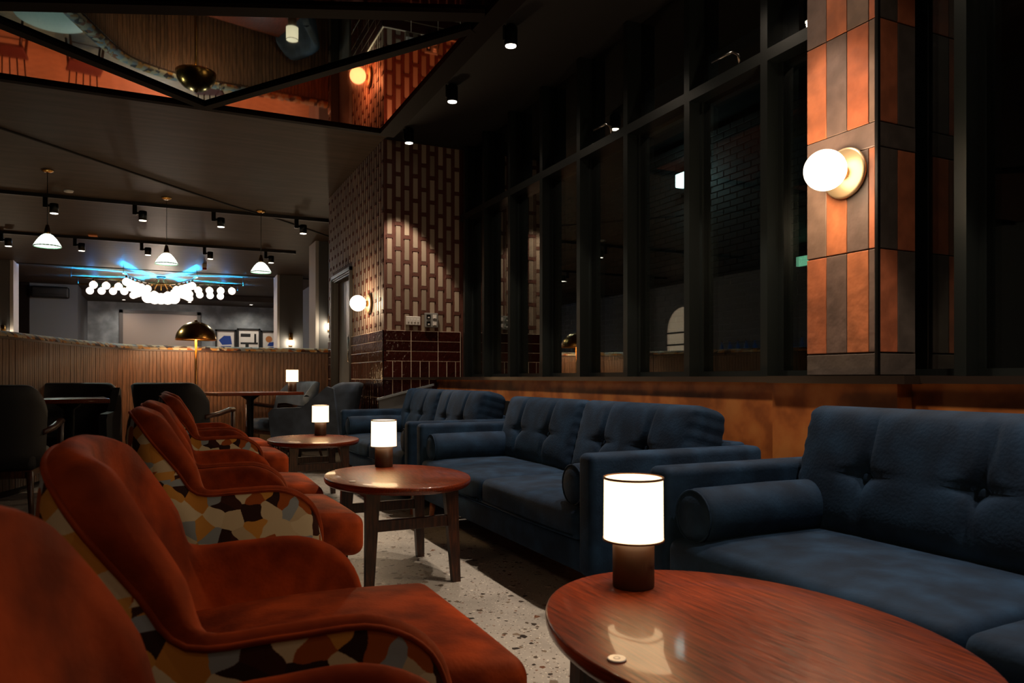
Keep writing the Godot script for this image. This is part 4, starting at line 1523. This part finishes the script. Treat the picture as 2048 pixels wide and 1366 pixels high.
# ------------------------------------------------------------------ seating behind the partition, seen in the mirrored ceiling
func build_bar_side() -> void:
	var tl := ["round speckled green white table behind the curved partition at the left", "round speckled green white table behind the straight part of the partition"]
	var tp := [Vector3(-1.15, 0, -9.9), Vector3(0.30, 0, -10.45)]
	for i in 2:
		var t := thing("round_table", tl[i], "table", tp[i], 0, "speckled round tables behind the partition")
		var st := S()
		lathe(st, [[0.0, 0.72], [0.36, 0.72], [0.37, 0.73], [0.37, 0.745], [0.36, 0.75], [0.0, 0.75]], 48)
		part("tabletop", done(st), mats.speckle, t)
		st = S()
		lathe(st, [[0.0, 0.0], [0.2, 0.0], [0.2, 0.015], [0.04, 0.04], [0.035, 0.7], [0.1, 0.72], [0.0, 0.72]], 24)
		part("pedestal", done(st), mats.metal_black, t)
	var cl := ["dark spindle back chair behind the partition farthest left", "dark spindle back chair behind the partition in the middle", "dark spindle back chair behind the partition nearest the pillars"]
	var cp := [Vector3(-1.9, 0, -11.9), Vector3(-1.0, 0, -12.1), Vector3(0.6, 0, -12.2)]
	var proto: Node3D = null
	for i in 3:
		if proto:
			dup(proto, cp[i], [0.0, 0.2, -0.3][i], cl[i])
			continue
		proto = thing("spindle_chair", cl[i], "chair", cp[i], 0, "spindle back chairs behind the partition")
		part("seat", rboxm(Vector3(0, 0.45, 0), Vector3(0.44, 0.04, 0.44), 0.015), mats.maroon, proto)
		for x in [-0.18, 0.18]:
			for z in [-0.18, 0.18]:
				var st := S()
				tube(st, [Vector3(x * 1.2, 0, z * 1.2), Vector3(x, 0.44, z)], [0.014, 0.02], 8)
				part("leg", done(st), mats.leg_wood, proto)
		for k in 5:
			var st := S()
			tube(st, [Vector3(-0.17 + k * 0.085, 0.46, -0.19), Vector3(-0.19 + k * 0.095, 0.86, -0.25)], 0.009, 6)
			part("spindle", done(st), mats.leg_wood, proto)
		part("top_rail", rboxm(Vector3(0, 0.88, -0.252), Vector3(0.46, 0.06, 0.025), 0.008), mats.leg_wood, proto)
		for z in [-0.2, 0.2]:
			var st := S()
			tube(st, [Vector3(-0.2, 0.2, z), Vector3(0.2, 0.2, z)], 0.009, 6)
			part("stretcher", done(st), mats.leg_wood, proto)
	# mustard stools along the back of the partition
	var sl := ["mustard upholstered cube stool behind the curved partition farthest left", "mustard upholstered cube stool beside the speckled round table", "mustard upholstered cube stool behind the brass floor lamp", "mustard upholstered cube stool nearest the brick corner wall"]
	var sp := [Vector3(-1.75, 0, -9.0), Vector3(-0.55, 0, -10.4), Vector3(-0.2, 0, -10.9), Vector3(0.95, 0, -10.4)]
	proto = null
	for i in 4:
		if proto:
			dup(proto, sp[i], 0.3 * i, sl[i])
			continue
		proto = thing("stool", sl[i], "stool", sp[i], 0.2, "mustard stools behind the partition")
		var st := S()
		rbox(st, Vector3(0, 0.35, 0), Vector3(0.42, 0.26, 0.42), 0.05, 3)
		part("cushion", done(st), mats.mustard, proto)
		part("plinth", rboxm(Vector3(0, 0.11, 0), Vector3(0.36, 0.22, 0.36), 0.01), mats.leg_wood, proto)
	# exit sign, arched window and a bottle shelf on the left side, seen as reflections in the window panes
	var ex := thing("exit_sign", "green and white lit sign hanging at the left of the bar room", "sign", Vector3(-4.5, 3.0, -9.57))
	part("lightbox", rboxm(Vector3.ZERO, Vector3(0.05, 0.17, 0.30), 0.006), glow(Color(0.55, 0.95, 0.75), 1.0), ex)
	part("bracket", boxm(Vector3(-0.01, 0.085, -0.1), Vector3(0.01, 0.27, 0.1)), mats.metal_black, ex)
	var aw := structure_node("window_19", "arched pale window in the left wall of the bar room", "window")
	var st2 := S()
	var arch := [Vector2(-0.6, 1.5), Vector2(0.6, 1.5), Vector2(0.6, 2.1)]
	for k in 13: arch.append(Vector2(0.6 * cos(PI * k / 12), 2.1 + 0.6 * sin(PI * k / 12)))
	prism(st2, arch, -0.01, 0.02, Transform3D(Basis(Vector3.UP, PI / 2), Vector3(-5.99, 0, -14.8)))
	part("pane", done(st2), glow(Color(1.0, 0.86, 0.72), 0.25), aw)
	for y in [1.75, 2.05]: part("glazing_bar", boxm(Vector3(-5.98, y, -15.4), Vector3(-5.94, y + 0.04, -14.2)), mats.window_frame, aw)
	var sh := thing("bottle_shelf", "dark wooden shelf holding bottles on the left wall of the bar room", "shelf", Vector3(-5.85, 1.45, -12.0))
	part("board", rboxm(Vector3.ZERO, Vector3(0.28, 0.04, 3.0), 0.004), mats.leg_wood, sh)
	part("light_strip", rboxm(Vector3(-0.1, 0.03, 0), Vector3(0.02, 0.02, 2.8), 0.004), glow(Color(0.5, 0.75, 1.0), 2.0), sh)
	var hues := [Color(0.3, 0.5, 0.8), Color(0.7, 0.25, 0.12), Color(0.2, 0.6, 0.5), Color(0.8, 0.75, 0.6)]
	var bottle: Node3D = null
	for i in 10:
		var z := -13.2 + i * 0.26
		var lab := "bar bottle on the shelf, %s from its far end" % ["first", "second", "third", "fourth", "fifth", "sixth", "seventh", "eighth", "ninth", "last"][i]
		if bottle: dup(bottle, Vector3(-5.82, 1.471, z), 0, lab)
		else:
			bottle = thing("bottle", lab, "bottle", Vector3(-5.82, 1.471, z), 0, "bottles on the bar shelf")
			var sb := S()
			lathe(sb, [[0.0, 0.0], [0.038, 0.0], [0.04, 0.01], [0.04, 0.17], [0.03, 0.205], [0.014, 0.235], [0.013, 0.29], [0.0, 0.29]], 16)
			part("body", done(sb), M(hues[0], 0.15), bottle)
			part("cap", boxm(Vector3(-0.012, 0.285, -0.012), Vector3(0.012, 0.31, 0.012)), mats.brass, bottle)
